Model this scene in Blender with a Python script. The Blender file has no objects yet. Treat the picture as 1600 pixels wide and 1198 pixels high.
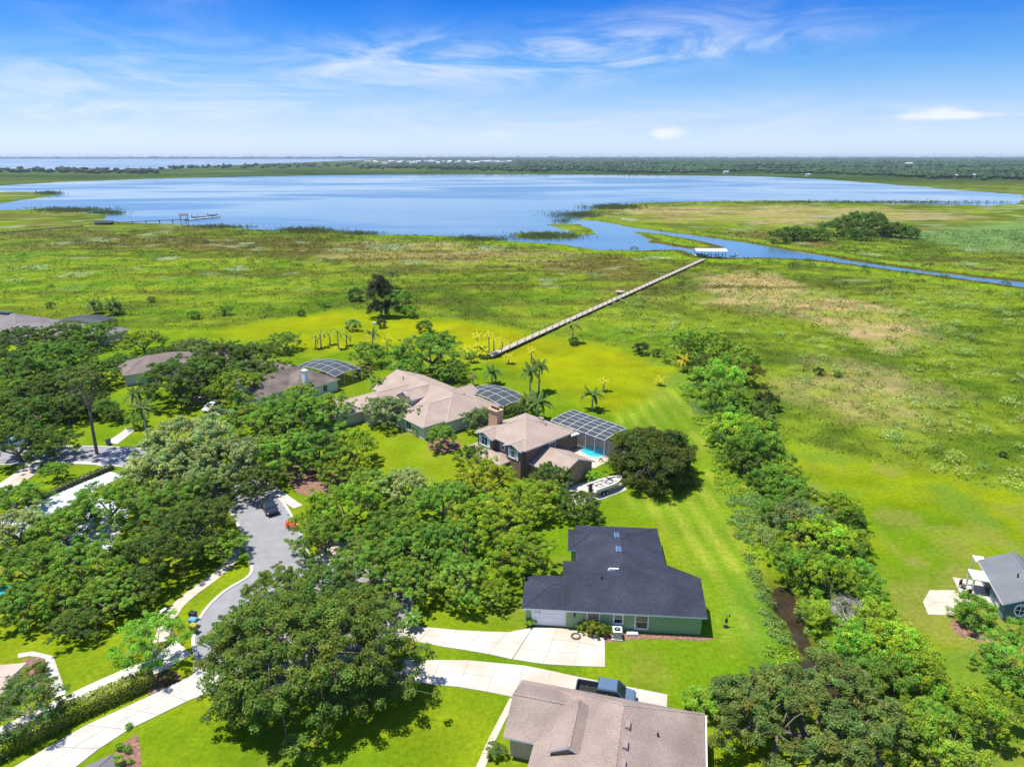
import bpy, bmesh, math, random
import numpy as np
from mathutils import Vector, Matrix

random.seed(7)
RNG = np.random.default_rng(7)
scene = bpy.context.scene
COL = scene.collection
R = math.radians

# ------------------------------------------------------------------ camera
CAM_H = 50.0
FPX = 1067.0            # focal length of the photograph in its own pixels (24 mm equivalent drone lens)
PITCH = math.atan((599 - 243) / FPX)
cam_d = bpy.data.cameras.new('camera')
cam = bpy.data.objects.new('camera', cam_d)
COL.objects.link(cam)
cam.location = (0, 0, CAM_H)
cam.rotation_euler = (math.pi / 2 - PITCH, 0, 0)
cam_d.sensor_width = 36.0
cam_d.lens = 36.0 * FPX / 1600.0
cam_d.clip_start = 1.0
cam_d.clip_end = 60000.0
scene.camera = cam

# ------------------------------------------------------------------ sun and sky
SUN_EL, SUN_AZ = 72.0, 175.0      # azimuth of the sun measured in the ground plane from +x (it stands to the left of the view)
sd = Vector((math.cos(R(SUN_EL)) * math.cos(R(SUN_AZ)), math.cos(R(SUN_EL)) * math.sin(R(SUN_AZ)), math.sin(R(SUN_EL))))
sun_d = bpy.data.lights.new('sun', 'SUN')
sun_d.energy = 5.0
sun_d.angle = R(0.55)
sun_d.color = (1.0, 0.95, 0.86)
sun = bpy.data.objects.new('sun', sun_d)
COL.objects.link(sun)
sun.rotation_euler = sd.to_track_quat('Z', 'Y').to_euler()
sun.location = (-60, 0, 180)

world = bpy.data.worlds.new('World')
scene.world = world
world.use_nodes = True
nt = world.node_tree
nt.nodes.clear()
N = lambda t: nt.nodes.new(t)
def wmath(op, a, b=None, c=None):
    n = N('ShaderNodeMath'); n.operation = op
    for i, v in enumerate((a, b, c)):
        if v is None: continue
        if isinstance(v, (int, float)): n.inputs[i].default_value = v
        else: nt.links.new(v, n.inputs[i])
    return n.outputs[0]
def wmix(fac, a, b, blend='MIX'):
    n = N('ShaderNodeMix'); n.data_type = 'RGBA'; n.blend_type = blend
    for s, v in ((n.inputs[0], fac), (n.inputs[6], a), (n.inputs[7], b)):
        if isinstance(v, (int, float)): s.default_value = v
        elif isinstance(v, tuple): s.default_value = (*v, 1)
        else: nt.links.new(v, s)
    return n.outputs[2]
sky = N('ShaderNodeTexSky')
sky.sky_type = 'NISHITA'
sky.sun_disc = False
sky.sun_elevation = R(SUN_EL)
sky.sun_rotation = math.atan2(sd.x, sd.y)
sky.altitude = 20
sky.air_density = 1.0
sky.dust_density = 0.6
sky.ozone_density = 2.0
tc = N('ShaderNodeTexCoord')
sep = N('ShaderNodeSeparateXYZ')
nt.links.new(tc.outputs['Generated'], sep.inputs[0])
X_, Y_, Z_ = sep.outputs
el = wmath('MAXIMUM', Z_, 0.004)
ramp = N('ShaderNodeValToRGB')
nt.links.new(wmath('MULTIPLY', el, 2.0), ramp.inputs[0])     # a clear blue that deepens with height
cr = ramp.color_ramp
cr.elements[0].position = 0.0; cr.elements[0].color = (0.65, 0.81, 1.27, 1)
cr.elements[1].position = 1.0; cr.elements[1].color = (0.45, 0.65, 0.95, 1)
for p_, c_ in ((0.08, (0.47, 0.56, 0.86)), (0.157, (0.35, 0.485, 0.73)), (0.23, (0.19, 0.405, 0.70)), (0.30, (0.095, 0.32, 0.69)), (0.378, (0.035, 0.25, 0.67)), (0.55, (0.05, 0.28, 0.68))):
    e_ = cr.elements.new(p_); e_.color = (*c_, 1)
skycol = wmix(1.0, sky.outputs[0], ramp.outputs[0], 'MULTIPLY')
# thin cirrus: soft drawn out wisps
az = wmath('ARCTAN2', X_, Y_)
def smooth(v, a, b):
    n = N('ShaderNodeMapRange'); n.interpolation_type = 'SMOOTHSTEP'
    n.inputs[1].default_value = a; n.inputs[2].default_value = b
    nt.links.new(v, n.inputs[0]); return n.outputs[0]
def blob(px_, py_, wx_, wy_, k_, tilt=0.0):
    a0 = math.atan((px_ - 800) / FPX / math.cos(PITCH)); e0 = math.sin(math.atan((243 - py_) / FPX))
    da = wmath('SUBTRACT', az, a0); dx = wmath('DIVIDE', da, wx_)
    dz = wmath('DIVIDE', wmath('SUBTRACT', wmath('SUBTRACT', Z_, e0), wmath('MULTIPLY', da, tilt)), wy_)
    g = wmath('EXPONENT', wmath('MULTIPLY', wmath('ADD', wmath('MULTIPLY', dx, dx), wmath('MULTIPLY', dz, dz)), -1.0))
    return wmath('MULTIPLY', g, k_)
comb = N('ShaderNodeCombineXYZ')
nt.links.new(az, comb.inputs[0]); nt.links.new(Z_, comb.inputs[1])
mp = N('ShaderNodeMapping'); mp.inputs['Rotation'].default_value = (0, 0, R(-7)); mp.inputs['Scale'].default_value = (4.2, 20, 1); mp.inputs['Location'].default_value = (1.6, 0.55, 0)
nt.links.new(comb.outputs[0], mp.inputs[0])
n1 = N('ShaderNodeTexNoise'); n1.inputs['Scale'].default_value = 1.2; n1.inputs['Detail'].default_value = 10; n1.inputs['Roughness'].default_value = 0.6; n1.inputs['Distortion'].default_value = 1.6
nt.links.new(mp.outputs[0], n1.inputs['Vector'])
n2 = N('ShaderNodeTexNoise'); n2.inputs['Scale'].default_value = 2.2; n2.inputs['Detail'].default_value = 2
nt.links.new(tc.outputs['Generated'], n2.inputs['Vector'])
msk = wmath('MULTIPLY', smooth(n2.outputs[0], 0.42, 0.72), 0.35)
for q_ in ((680, 112, 0.22, 0.026, 0.95, 0.05), (930, 92, 0.20, 0.026, 0.75, 0.12), (960, 122, 0.18, 0.018, 0.75, 0.10), (330, 160, 0.28, 0.034, 0.75, 0.02), (90, 48, 0.10, 0.018, 0.7, 0.0), (1120, 98, 0.10, 0.008, 0.8, 0.03), (800, 200, 0.9, 0.024, 0.55, 0.0)):
    msk = wmath('ADD', msk, blob(*q_))
cir = wmath('MULTIPLY', smooth(n1.outputs[0], 0.30, 0.80), wmath('MINIMUM', msk, 1.0))
cir = wmath('MULTIPLY', cir, 0.85)
# a few small cumulus puffs far off near the horizon
n3 = N('ShaderNodeTexNoise'); n3.inputs['Scale'].default_value = 26; n3.inputs['Detail'].default_value = 6
mp3 = N('ShaderNodeMapping'); mp3.inputs['Scale'].default_value = (1, 1, 2.6)
nt.links.new(tc.outputs['Generated'], mp3.inputs[0]); nt.links.new(mp3.outputs[0], n3.inputs['Vector'])
puff = None
for px_, py_, wx_, wy_, k_ in ((1018, 213, 0.026, 0.0085, 1.0), (1385, 194, 0.036, 0.010, 0.9), (1440, 196, 0.07, 0.004, 0.6), (782, 212, 0.03, 0.009, 0.5), (172, 165, 0.03, 0.008, 0.25), (3, 240, 0.01, 0.003, 0.8)):
    a0 = math.atan((px_ - 800) / FPX / (math.cos(PITCH)))
    e0 = math.sin(math.atan((243 - py_) / FPX))
    dx = wmath('DIVIDE', wmath('SUBTRACT', az, a0), wx_); dz = wmath('DIVIDE', wmath('SUBTRACT', Z_, e0), wy_)
    g = wmath('EXPONENT', wmath('MULTIPLY', wmath('ADD', wmath('MULTIPLY', dx, dx), wmath('MULTIPLY', dz, dz)), -1.0))
    g = wmath('MULTIPLY', g, k_)
    puff = g if puff is None else wmath('ADD', puff, g)
puff = smooth(wmath('MULTIPLY', puff, wmath('MULTIPLY', n3.outputs[0], 1.8)), 0.15, 0.95)
cl = wmath('MINIMUM', wmath('ADD', cir, puff), 1.0)
skycol = wmix(cl, skycol, (3.8, 4.05, 4.5))
bg = N('ShaderNodeBackground'); bg.inputs[1].default_value = 0.15
nt.links.new(skycol, bg.inputs[0])
out = N('ShaderNodeOutputWorld'); nt.links.new(bg.outputs[0], out.inputs[0])

vs = scene.view_settings
vs.view_transform = 'Standard'; vs.look = 'None'; vs.gamma = 1.0; vs.use_curve_mapping = False
vs.exposure = 0.62
scene.cycles.use_denoising = True
scene.cycles.max_bounces = 8
scene.cycles.transparent_max_bounces = 12
scene.cycles.volume_bounces = 0

# ------------------------------------------------------------------ helpers
CP, SP = math.cos(PITCH), math.sin(PITCH)
def P(px, py, z=0.0):
    """ground point (or point at height z) that the photograph shows at this pixel"""
    u = (px - 800) / FPX; v = (599 - py) / FPX
    t = (z - CAM_H) / (-SP + v * CP)
    return Vector((u * t, (CP + v * SP) * t, z))
def depth(p): return p[1] * CP - (p[2] - CAM_H) * SP
def G(px, py):
    q = P(px, py); return (q.x, q.y)

def noise2(x, y, s, seed):
    """value noise, 0..1"""
    g = np.random.default_rng(seed).random((256, 256))
    fx, fy = x / s, y / s
    ix, iy = np.floor(fx).astype(int), np.floor(fy).astype(int)
    tx, ty = fx - ix, fy - iy
    tx = tx * tx * (3 - 2 * tx); ty = ty * ty * (3 - 2 * ty)
    a = g[ix & 255, iy & 255]; b = g[(ix + 1) & 255, iy & 255]; c = g[ix & 255, (iy + 1) & 255]; d = g[(ix + 1) & 255, (iy + 1) & 255]
    return (a * (1 - tx) + b * tx) * (1 - ty) + (c * (1 - tx) + d * tx) * ty
def fbm(x, y, s, seed, o=4):
    t = 0; w = 0; k = 1.0
    for i in range(o):
        t = t + k * noise2(x + 31 * i, y - 17 * i, s, seed + i); w += k; k *= 0.55; s *= 0.47
    return t / w
def sdist(x, y, poly):
    """signed distance to a polygon, negative inside"""
    d = np.full(x.shape, 1e18); ins = np.zeros(x.shape, bool)
    n = len(poly)
    for i in range(n):
        ax, ay = poly[i]; bx, by = poly[(i + 1) % n]
        ex, ey = bx - ax, by - ay
        t = np.clip(((x - ax) * ex + (y - ay) * ey) / (ex * ex + ey * ey + 1e-9), 0, 1)
        d = np.minimum(d, (x - ax - t * ex) ** 2 + (y - ay - t * ey) ** 2)
        if ay != by:
            c = ((ay > y) != (by > y)) & (x < (bx - ax) * (y - ay) / (by - ay) + ax)
            ins ^= c
    return np.where(ins, -1, 1) * np.sqrt(d)
def pdist(x, y, line):
    d = np.full(x.shape, 1e18)
    for (ax, ay), (bx, by) in zip(line, line[1:]):
        ex, ey = bx - ax, by - ay
        t = np.clip(((x - ax) * ex + (y - ay) * ey) / (ex * ex + ey * ey + 1e-9), 0, 1)
        d = np.minimum(d, (x - ax - t * ex) ** 2 + (y - ay - t * ey) ** 2)
    return np.sqrt(d)
def sst(v, a, b):
    t = np.clip((v - a) / (b - a), 0, 1); return t * t * (3 - 2 * t)

# ---------- materials
MATS = {}
def nodes_of(m):
    m.use_nodes = True
    t = m.node_tree; b = t.nodes.get('Principled BSDF')
    return t, b
def mat(name, col, rough=0.6, var=0.12, scale=4.0, bump=0.0, bscale=None, spec=0.3, metal=0.0, col2=None, stretch=None, detail=4):
    """a plain surface with procedural colour variation"""
    if name in MATS: return MATS[name]
    m = bpy.data.materials.new(name); t, b = nodes_of(m)
    tc = t.nodes.new('ShaderNodeTexCoord')
    nz = t.nodes.new('ShaderNodeTexNoise'); nz.inputs['Scale'].default_value = scale; nz.inputs['Detail'].default_value = detail
    src = tc.outputs['Object']
    if stretch:
        mpn = t.nodes.new('ShaderNodeMapping'); mpn.inputs['Scale'].default_value = stretch
        t.links.new(src, mpn.inputs[0]); src = mpn.outputs[0]
    t.links.new(src, nz.inputs['Vector'])
    r = t.nodes.new('ShaderNodeValToRGB')
    r.color_ramp.elements[0].position = 0.32; r.color_ramp.elements[1].position = 0.68
    lo = tuple(c * (1 - var) for c in col); hi = tuple(min(1, c * (1 + var)) for c in col) if col2 is None else col2
    r.color_ramp.elements[0].color = (*lo, 1); r.color_ramp.elements[1].color = (*hi, 1)
    t.links.new(nz.outputs[0], r.inputs[0]); t.links.new(r.outputs[0], b.inputs['Base Color'])
    b.inputs['Roughness'].default_value = rough; b.inputs['Metallic'].default_value = metal
    b.inputs['Specular IOR Level'].default_value = spec
    if bump:
        bn = t.nodes.new('ShaderNodeBump'); bn.inputs['Strength'].default_value = bump; bn.inputs['Distance'].default_value = 0.05
        n2 = t.nodes.new('ShaderNodeTexNoise'); n2.inputs['Scale'].default_value = bscale or scale * 3; n2.inputs['Detail'].default_value = 3
        t.links.new(tc.outputs['Object'], n2.inputs['Vector'])
        t.links.new(n2.outputs[0], bn.inputs['Height']); t.links.new(bn.outputs[0], b.inputs['Normal'])
    MATS[name] = m
    return m
def shingle(name, col, speck=0.35, stain=0.15):
    """asphalt shingles: granule speckle, courses that follow the slope, faint weathering"""
    if name in MATS: return MATS[name]
    m = bpy.data.materials.new(name); t, b = nodes_of(m)
    tc = t.nodes.new('ShaderNodeTexCoord')
    a = t.nodes.new('ShaderNodeTexNoise'); a.inputs['Scale'].default_value = 5.5; a.inputs['Detail'].default_value = 5; a.inputs['Roughness'].default_value = 0.75
    c = t.nodes.new('ShaderNodeTexNoise'); c.inputs['Scale'].default_value = 0.35; c.inputs['Detail'].default_value = 4
    mpn = t.nodes.new('ShaderNodeMapping'); mpn.inputs['Scale'].default_value = (1, 1, 9)
    t.links.new(tc.outputs['Object'], mpn.inputs[0]); t.links.new(mpn.outputs[0], a.inputs['Vector']); t.links.new(tc.outputs['Object'], c.inputs['Vector'])
    r = t.nodes.new('ShaderNodeValToRGB'); r.color_ramp.elements[0].position = 0.3; r.color_ramp.elements[1].position = 0.7
    r.color_ramp.elements[0].color = (*[v * (1 - speck) for v in col], 1); r.color_ramp.elements[1].color = (*[v * (1 + speck) for v in col], 1)
    t.links.new(a.outputs[0], r.inputs[0])
    mr = t.nodes.new('ShaderNodeMapRange'); mr.inputs[1].default_value = 0.3; mr.inputs[2].default_value = 0.7; mr.inputs[3].default_value = 1 - stain; mr.inputs[4].default_value = 1 + stain
    t.links.new(c.outputs[0], mr.inputs[0])
    mx = t.nodes.new('ShaderNodeMix'); mx.data_type = 'RGBA'; mx.blend_type = 'MULTIPLY'; mx.inputs[0].default_value = 1
    t.links.new(r.outputs[0], mx.inputs[6]); t.links.new(mr.outputs[0], mx.inputs[7]); t.links.new(mx.outputs[2], b.inputs['Base Color'])
    b.inputs['Roughness'].default_value = 0.85; b.inputs['Specular IOR Level'].default_value = 0.2
    wv = t.nodes.new('ShaderNodeTexWave'); wv.bands_direction = 'Z'; wv.wave_profile = 'SAW'; wv.inputs['Scale'].default_value = 5.0; wv.inputs['Distortion'].default_value = 0.4
    t.links.new(tc.outputs['Object'], wv.inputs['Vector'])
    bn = t.nodes.new('ShaderNodeBump'); bn.inputs['Strength'].default_value = 0.35; bn.inputs['Distance'].default_value = 0.02
    t.links.new(wv.outputs[0], bn.inputs['Height']); t.links.new(bn.outputs[0], b.inputs['Normal'])
    MATS[name] = m
    return m
def leaf_material(name, trans=0.32, rough=0.6):
    """leaves: colour = the plant's own colour (object colour) x the tint of the clump"""
    m = bpy.data.materials.new(name); t, b = nodes_of(m)
    oi = t.nodes.new('ShaderNodeObjectInfo'); at = t.nodes.new('ShaderNodeAttribute'); at.attribute_name = 'tint'
    mx = t.nodes.new('ShaderNodeMix'); mx.data_type = 'RGBA'; mx.blend_type = 'MULTIPLY'; mx.inputs[0].default_value = 1
    t.links.new(oi.outputs['Color'], mx.inputs[6]); t.links.new(at.outputs['Color'], mx.inputs[7])
    t.links.new(mx.outputs[2], b.inputs['Base Color'])
    b.inputs['Roughness'].default_value = rough; b.inputs['Specular IOR Level'].default_value = 0.12
    tr = t.nodes.new('ShaderNodeBsdfTranslucent')
    br = t.nodes.new('ShaderNodeMix'); br.data_type = 'RGBA'; br.blend_type = 'MULTIPLY'; br.inputs[0].default_value = 1; br.inputs[7].default_value = (1.5, 1.6, 0.6, 1)
    t.links.new(mx.outputs[2], br.inputs[6]); t.links.new(br.outputs[2], tr.inputs[0])
    ms = t.nodes.new('ShaderNodeMixShader'); ms.inputs[0].default_value = trans
    o = t.nodes['Material Output']
    t.links.new(b.outputs[0], ms.inputs[1]); t.links.new(tr.outputs[0], ms.inputs[2]); t.links.new(ms.outputs[0], o.inputs[0])
    MATS[name] = m
    return m
LEAF = leaf_material('leaf')
BARK = mat('bark', (0.16, 0.13, 0.10), 0.9, 0.35, 3, 0.5, 9)
PALEBARK = mat('pale_bark', (0.36, 0.33, 0.28), 0.9, 0.3, 3, 0.4, 9)
WHITE = mat('white_paint', (0.78, 0.78, 0.76), 0.5, 0.05, 1.5)
GLASS = mat('window_glass', (0.03, 0.04, 0.05), 0.08, 0.3, 0.8, spec=0.8)
CONC = mat('concrete', (0.42, 0.395, 0.35), 0.85, 0.10, 0.9, 0.2, 14, detail=8)
CONC_W = mat('bright_concrete', (0.40, 0.33, 0.24), 0.85, 0.0, 0.22, 0.2, 14, detail=9, col2=(0.455, 0.44, 0.405))
CONC_T = mat('tan_concrete', (0.46, 0.39, 0.30), 0.85, 0.14, 0.8, 0.2, 14, detail=8)
JOINT = mat('joint_dirt', (0.33, 0.29, 0.22), 0.95, 0.3, 2)
ASPH = mat('asphalt', (0.225, 0.222, 0.222), 0.9, 0.09, 0.6, 0.1, 30, detail=12)
MULCH = mat('mulch', (0.20, 0.11, 0.075), 0.95, 0.5, 3.0, 0.8, 8)
BLACK = mat('black_plastic', (0.02, 0.02, 0.022), 0.5, 0.2, 3)
RUBBER = mat('rubber', (0.018, 0.018, 0.018), 0.9, 0.2, 3)
METAL = mat('grey_metal', (0.45, 0.46, 0.47), 0.4, 0.1, 2, metal=0.6)
WOODP = mat('pale_deck_wood', (0.34, 0.29, 0.225), 0.85, 0.2, 2.5, 0.3, 8)
WOODD = mat('dark_wood', (0.10, 0.075, 0.055), 0.9, 0.3, 2.5)

# ---------- objects
def link(o, parent=None):
    COL.objects.link(o)
    if parent is not None: o.parent = parent
    return o
def tag(o, label=None, cat=None, group=None, kind=None):
    if label: o['label'] = label
    if cat: o['category'] = cat
    if group: o['group'] = group
    if kind: o['kind'] = kind
    return o
def empty(name, loc, rz=0.0):
    o = bpy.data.objects.new(name, None); o.empty_display_size = 0.5
    o.location = loc; o.rotation_euler = (0, 0, rz)
    return link(o)
def mobj(name, verts, faces, m, parent=None, smooth=False, recalc=True, mats=None, mi=None):
    me = bpy.data.meshes.new(name)
    me.from_pydata([tuple(v) for v in verts], [], faces)
    for k in (mats or [m]): me.materials.append(k)
    if mi: me.polygons.foreach_set('material_index', mi)
    if recalc:
        bm = bmesh.new(); bm.from_mesh(me); bmesh.ops.recalc_face_normals(bm, faces=bm.faces); bm.to_mesh(me); bm.free()
    if smooth: me.polygons.foreach_set('use_smooth', [True] * len(me.polygons))
    me.update()
    return link(bpy.data.objects.new(name, me), parent)
def fastmesh(name, V, Fq, m, tint=None, smooth=False):
    """numpy quads to a mesh"""
    me = bpy.data.meshes.new(name)
    k = Fq.shape[1]
    me.vertices.add(len(V)); me.vertices.foreach_set('co', np.ascontiguousarray(V, np.float32).ravel())
    me.loops.add(Fq.size); me.loops.foreach_set('vertex_index', np.ascontiguousarray(Fq, np.int32).ravel())
    me.polygons.add(len(Fq)); me.polygons.foreach_set('loop_start', np.arange(0, Fq.size, k, dtype=np.int32))
    if smooth: me.polygons.foreach_set('use_smooth', np.ones(len(Fq), bool))
    me.update(calc_edges=True)
    if tint is not None:
        a = me.attributes.new('tint', 'FLOAT_COLOR', 'POINT')
        a.data.foreach_set('color', np.concatenate([tint, np.ones((len(tint), 1))], 1).astype(np.float32).ravel())
    me.materials.append(m)
    return me
class MB:
    """collects simple solids into one mesh"""
    def __init__(s): s.v = []; s.f = []
    def add(s, vs, fs):
        o = len(s.v); s.v += [tuple(v) for v in vs]; s.f += [tuple(i + o for i in f) for f in fs]
    def box(s, x0, x1, y0, y1, z0, z1):
        s.add([(x, y, z) for z in (z0, z1) for y in (y0, y1) for x in (x0, x1)], [(0, 2, 3, 1), (4, 5, 7, 6), (0, 1, 5, 4), (2, 6, 7, 3), (0, 4, 6, 2), (1, 3, 7, 5)])
    def bar(s, a, b, w, h=None):
        a, b = Vector(a), Vector(b); h = h or w
        d = (b - a).normalized(); up = Vector((0, 0, 1)) if abs(d.z) < 0.95 else Vector((1, 0, 0))
        sx = d.cross(up).normalized(); sy = sx.cross(d).normalized()
        s.add([p + sx * i * w / 2 + sy * j * h / 2 for p in (a, b) for j in (-1, 1) for i in (-1, 1)], [(0, 2, 3, 1), (4, 5, 7, 6), (0, 1, 5, 4), (2, 6, 7, 3), (0, 4, 6, 2), (1, 3, 7, 5)])
    def tube(s, pts, rad, n=6, cap=True):
        pts = [Vector(p) for p in pts]; base = len(s.v)
        for i, p in enumerate(pts):
            d = (pts[min(i + 1, len(pts) - 1)] - pts[max(i - 1, 0)]).normalized()
            up = Vector((0, 0, 1)) if abs(d.z) < 0.9 else Vector((1, 0, 0))
            sx = d.cross(up).normalized(); sy = d.cross(sx)
            for k in range(n):
                a = 2 * math.pi * k / n
                s.v.append(tuple(p + (sx * math.cos(a) + sy * math.sin(a)) * rad[i]))
        for i in range(len(pts) - 1):
            for k in range(n):
                a, b = base + i * n + k, base + i * n + (k + 1) % n
                s.f.append((a, b, b + n, a + n))
        if cap:
            s.f.append(tuple(base + k for k in range(n))[::-1]); s.f.append(tuple(base + (len(pts) - 1) * n + k for k in range(n)))
    def build(s, name, m, parent=None, smooth=False):
        return mobj(name, s.v, s.f, m, parent, smooth)
def box(name, x0, x1, y0, y1, z0, z1, m, parent=None):
    b = MB(); b.box(x0, x1, y0, y1, z0, z1); return b.build(name, m, parent)
def sheet(name, pts, z, m, parent=None, th=0.0):
    """flat polygon on the ground, optionally with thickness"""
    n = len(pts)
    if th <= 0: return mobj(name, [(x, y, z) for x, y in pts], [tuple(range(n))], m, parent, recalc=False) if area(pts) > 0 else mobj(name, [(x, y, z) for x, y in pts], [tuple(range(n))[::-1]], m, parent, recalc=False)
    v = [(x, y, z - th) for x, y in pts] + [(x, y, z) for x, y in pts]
    f = [tuple(range(n)), tuple(range(n, 2 * n))] + [(i, (i + 1) % n, (i + 1) % n + n, i + n) for i in range(n)]
    return mobj(name, v, f, m, parent)
def area(p): return sum(p[i][0] * p[(i + 1) % len(p)][1] - p[(i + 1) % len(p)][0] * p[i][1] for i in range(len(p))) / 2
def resample(line, n):
    p = [Vector((x, y)) for x, y in line]; L = [0]
    for a, b in zip(p, p[1:]): L.append(L[-1] + (b - a).length)
    o = []
    for i in range(n):
        t = L[-1] * i / (n - 1); k = max(j for j in range(len(L)) if L[j] <= t + 1e-9); k = min(k, len(p) - 2)
        o.append(p[k].lerp(p[k + 1], (t - L[k]) / max(1e-6, L[k + 1] - L[k])))
    return o
def smoothline(pts, n=8):
    """Catmull-Rom through the points"""
    p = [Vector(q) for q in pts]; p = [p[0] * 2 - p[1]] + p + [p[-1] * 2 - p[-2]]; o = []
    for i in range(1, len(p) - 2):
        for k in range(n):
            t = k / n; a, b, c, d = p[i - 1], p[i], p[i + 1], p[i + 2]
            o.append(0.5 * ((2 * b) + (c - a) * t + (2 * a - 5 * b + 4 * c - d) * t * t + (3 * b - a - 3 * c + d) * t ** 3))
    o.append(p[-2]); return [tuple(q) for q in o]

# ------------------------------------------------------------------ the ground
lake_px = [(-500, 335), (0, 328), (60, 326), (120, 330), (168, 335), (150, 343), (200, 348), (290, 352), (360, 356), (420, 360), (520, 362), (580, 367), (650, 367), (720, 370), (800, 378), (880, 382), (930, 391),
           (1060, 391), (1082, 399), (1125, 404), (1180, 402), (1260, 405), (1330, 413), (1600, 449), (2300, 545),
           (2300, 520), (1600, 440), (1400, 417), (1240, 391), (1150, 376), (1060, 364), (990, 354), (955, 348), (938, 345), (905, 343), (925, 337), (898, 333), (950, 323), (1000, 317), (1100, 314.5), (1250, 313), (1350, 317), (1460, 319), (1545, 321), (1592, 319),
           (1605, 312), (1600, 304), (1500, 297), (1400, 289), (1300, 281), (1200, 276), (1000, 273.5), (800, 272.5), (600, 272.5), (400, 276), (250, 279), (100, 284), (0, 290), (-500, 305)]
LAKE = [G(*q) for q in lake_px]
SPIT = [G(*q) for q in [(-500, 304), (0, 300), (50, 299.5), (88, 305), (40, 312), (0, 318), (-500, 326)]]
ISLES = [[G(*q) for q in s] for s in (
    [(998, 363), (1030, 365), (1080, 374), (1134, 386), (1120, 389), (1080, 388), (1045, 382), (1015, 378), (1018, 374)],
    [(808, 366), (850, 362), (900, 366), (895, 371), (860, 373), (815, 371)],
    [(862, 351), (900, 350), (922, 357), (925, 365), (905, 366), (885, 358)])]
FARLAKE = [(-14000, 11500), G(0, 248.2), G(300, 247.6), G(560, 246.6), G(600, 247.6), G(560, 250.5), G(450, 254.5), G(330, 259), G(260, 263.5), G(150, 266), G(60, 266.5), G(0, 265.5), (-2600, 2600), (-14000, 4000)]
BOUND = [G(*q) for q in [(-900, 540), (0, 522), (120, 512), (230, 516), (340, 516), (430, 500), (540, 482), (585, 490), (640, 497), (700, 499), (800, 514), (900, 531), (960, 541), (1000, 556), (1060, 580), (1110, 610), (1170, 660), (1235, 697), (1400, 731), (1600, 769), (2600, 960)]]
LAWN = BOUND + [(200, 0), (-300, 0)]
DITCH = [G(*q) for q in [(1085, 600), (1140, 690), (1170, 770), (1195, 850), (1222, 910), (1240, 960), (1262, 1010), (1300, 1090), (1370, 1198)]]

def steps(segs):
    o = [segs[0][0]]
    for a, b, s0, s1 in segs:
        v = a
        while v < b - 1e-6:
            t = (v - a) / (b - a); v = min(b, v + s0 + (s1 - s0) * t); o.append(v)
    return np.array(o)
ys = steps([(-60, 36, 12, 6), (36, 130, 0.9, 0.9), (130, 300, 1.3, 1.9), (300, 620, 2.0, 4.0), (620, 2200, 6, 32), (2200, 16000, 60, 700)])
xp = steps([(0, 110, 0.9, 0.9), (110, 260, 1.5, 3.0), (260, 900, 4, 14), (900, 3000, 25, 120), (3000, 16000, 250, 1500)])
xs = np.concatenate([-xp[::-1][:-1], xp])
gx, gy = np.meshgrid(xs, ys)
X, Y = gx.ravel(), gy.ravel()
sd_l = sdist(X, Y, LAKE)
for s in ISLES + [SPIT]: sd_l = np.maximum(sd_l, -sdist(X, Y, s))
wob = (fbm(X, Y, 18, 3) - 0.5) * 7 * np.clip(Y / 400, 0.3, 3)
sd_l = sd_l + wob
sd_f = sdist(X, Y, FARLAKE)
sd_lawn = sdist(X, Y, LAWN) + (fbm(X, Y, 9, 21) - 0.5) * 3
d_ditch = np.abs(pdist(X, Y, DITCH) + (fbm(X, Y, 4, 23, 3) - .5) * 2.2)
near_ditch = sst(Y, 77, 69)
Zg = np.clip(np.minimum(sd_l, sd_f) * 0.10, -1.2, 0.0)
marsh = sst(sd_lawn, 0, 4)
Zg += marsh * (fbm(X, Y, 6, 40, 3) - 0.35) * 0.5 * sst(sd_l, 0, 12)
Zg = np.where((sd_l > 3) & (sd_f > 3), np.maximum(Zg, -0.1), Zg)
Zg -= 1.5 * np.exp(-(d_ditch / 1.7) ** 2) * near_ditch

def C(*c): return np.array(c)[None, :]
def mixc(a, b, t): return a * (1 - t[:, None]) + b * t[:, None]
def zone(px, soft, amp=0.0, s=8, seed=90):
    return sst(-sdist(X, Y, [G(*q) for q in px]) + (fbm(X, Y, s, seed, 4) - 0.5) * 2 * amp, -soft, soft)
f1, f2, f3, f4 = fbm(X, Y, 14, 50), fbm(X, Y, 3.2, 60, 3), fbm(X, Y, 45, 70), fbm(X, Y, 1.6, 65, 2)
lawn = mixc(C(0.175, 0.305, 0.014), C(0.275, 0.365, 0.018), sst(f1, 0.32, 0.68))
lawn = mixc(lawn, C(0.33, 0.34, 0.07), sst(fbm(X, Y, 7, 77), 0.58, 0.78) * 0.55)
yel = np.maximum(zone([(335, 518), (540, 484), (600, 495), (700, 501), (800, 516), (900, 533), (1000, 558), (1062, 582), (1090, 610), (1040, 618), (960, 640), (880, 612), (800, 580), (740, 556), (640, 545), (470, 545), (380, 530)], 5, 4),
                 0.45 * zone([(1235, 699), (1400, 733), (1650, 778), (1650, 860), (1450, 800), (1330, 790), (1260, 760)], 4, 4))
ycol = mixc(C(0.40, 0.425, 0.004), C(0.33, 0.35, 0.010), sst(fbm(X, Y, 12, 81), 0.45, 0.7))
ycol = mixc(ycol, C(0.30, 0.37, 0.012), sst(fbm(X, Y, 25, 83), 0.5, 0.68) * .6)
lawn = mixc(lawn, ycol, yel)
strip = zone([(1060, 590), (1085, 600), (1110, 680), (1135, 760), (1165, 850), (1205, 940), (1215, 1000), (1120, 1010), (1105, 930), (1040, 820), (960, 780), (1080, 780), (1100, 700), (960, 660)], 2.5, 2)
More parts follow.
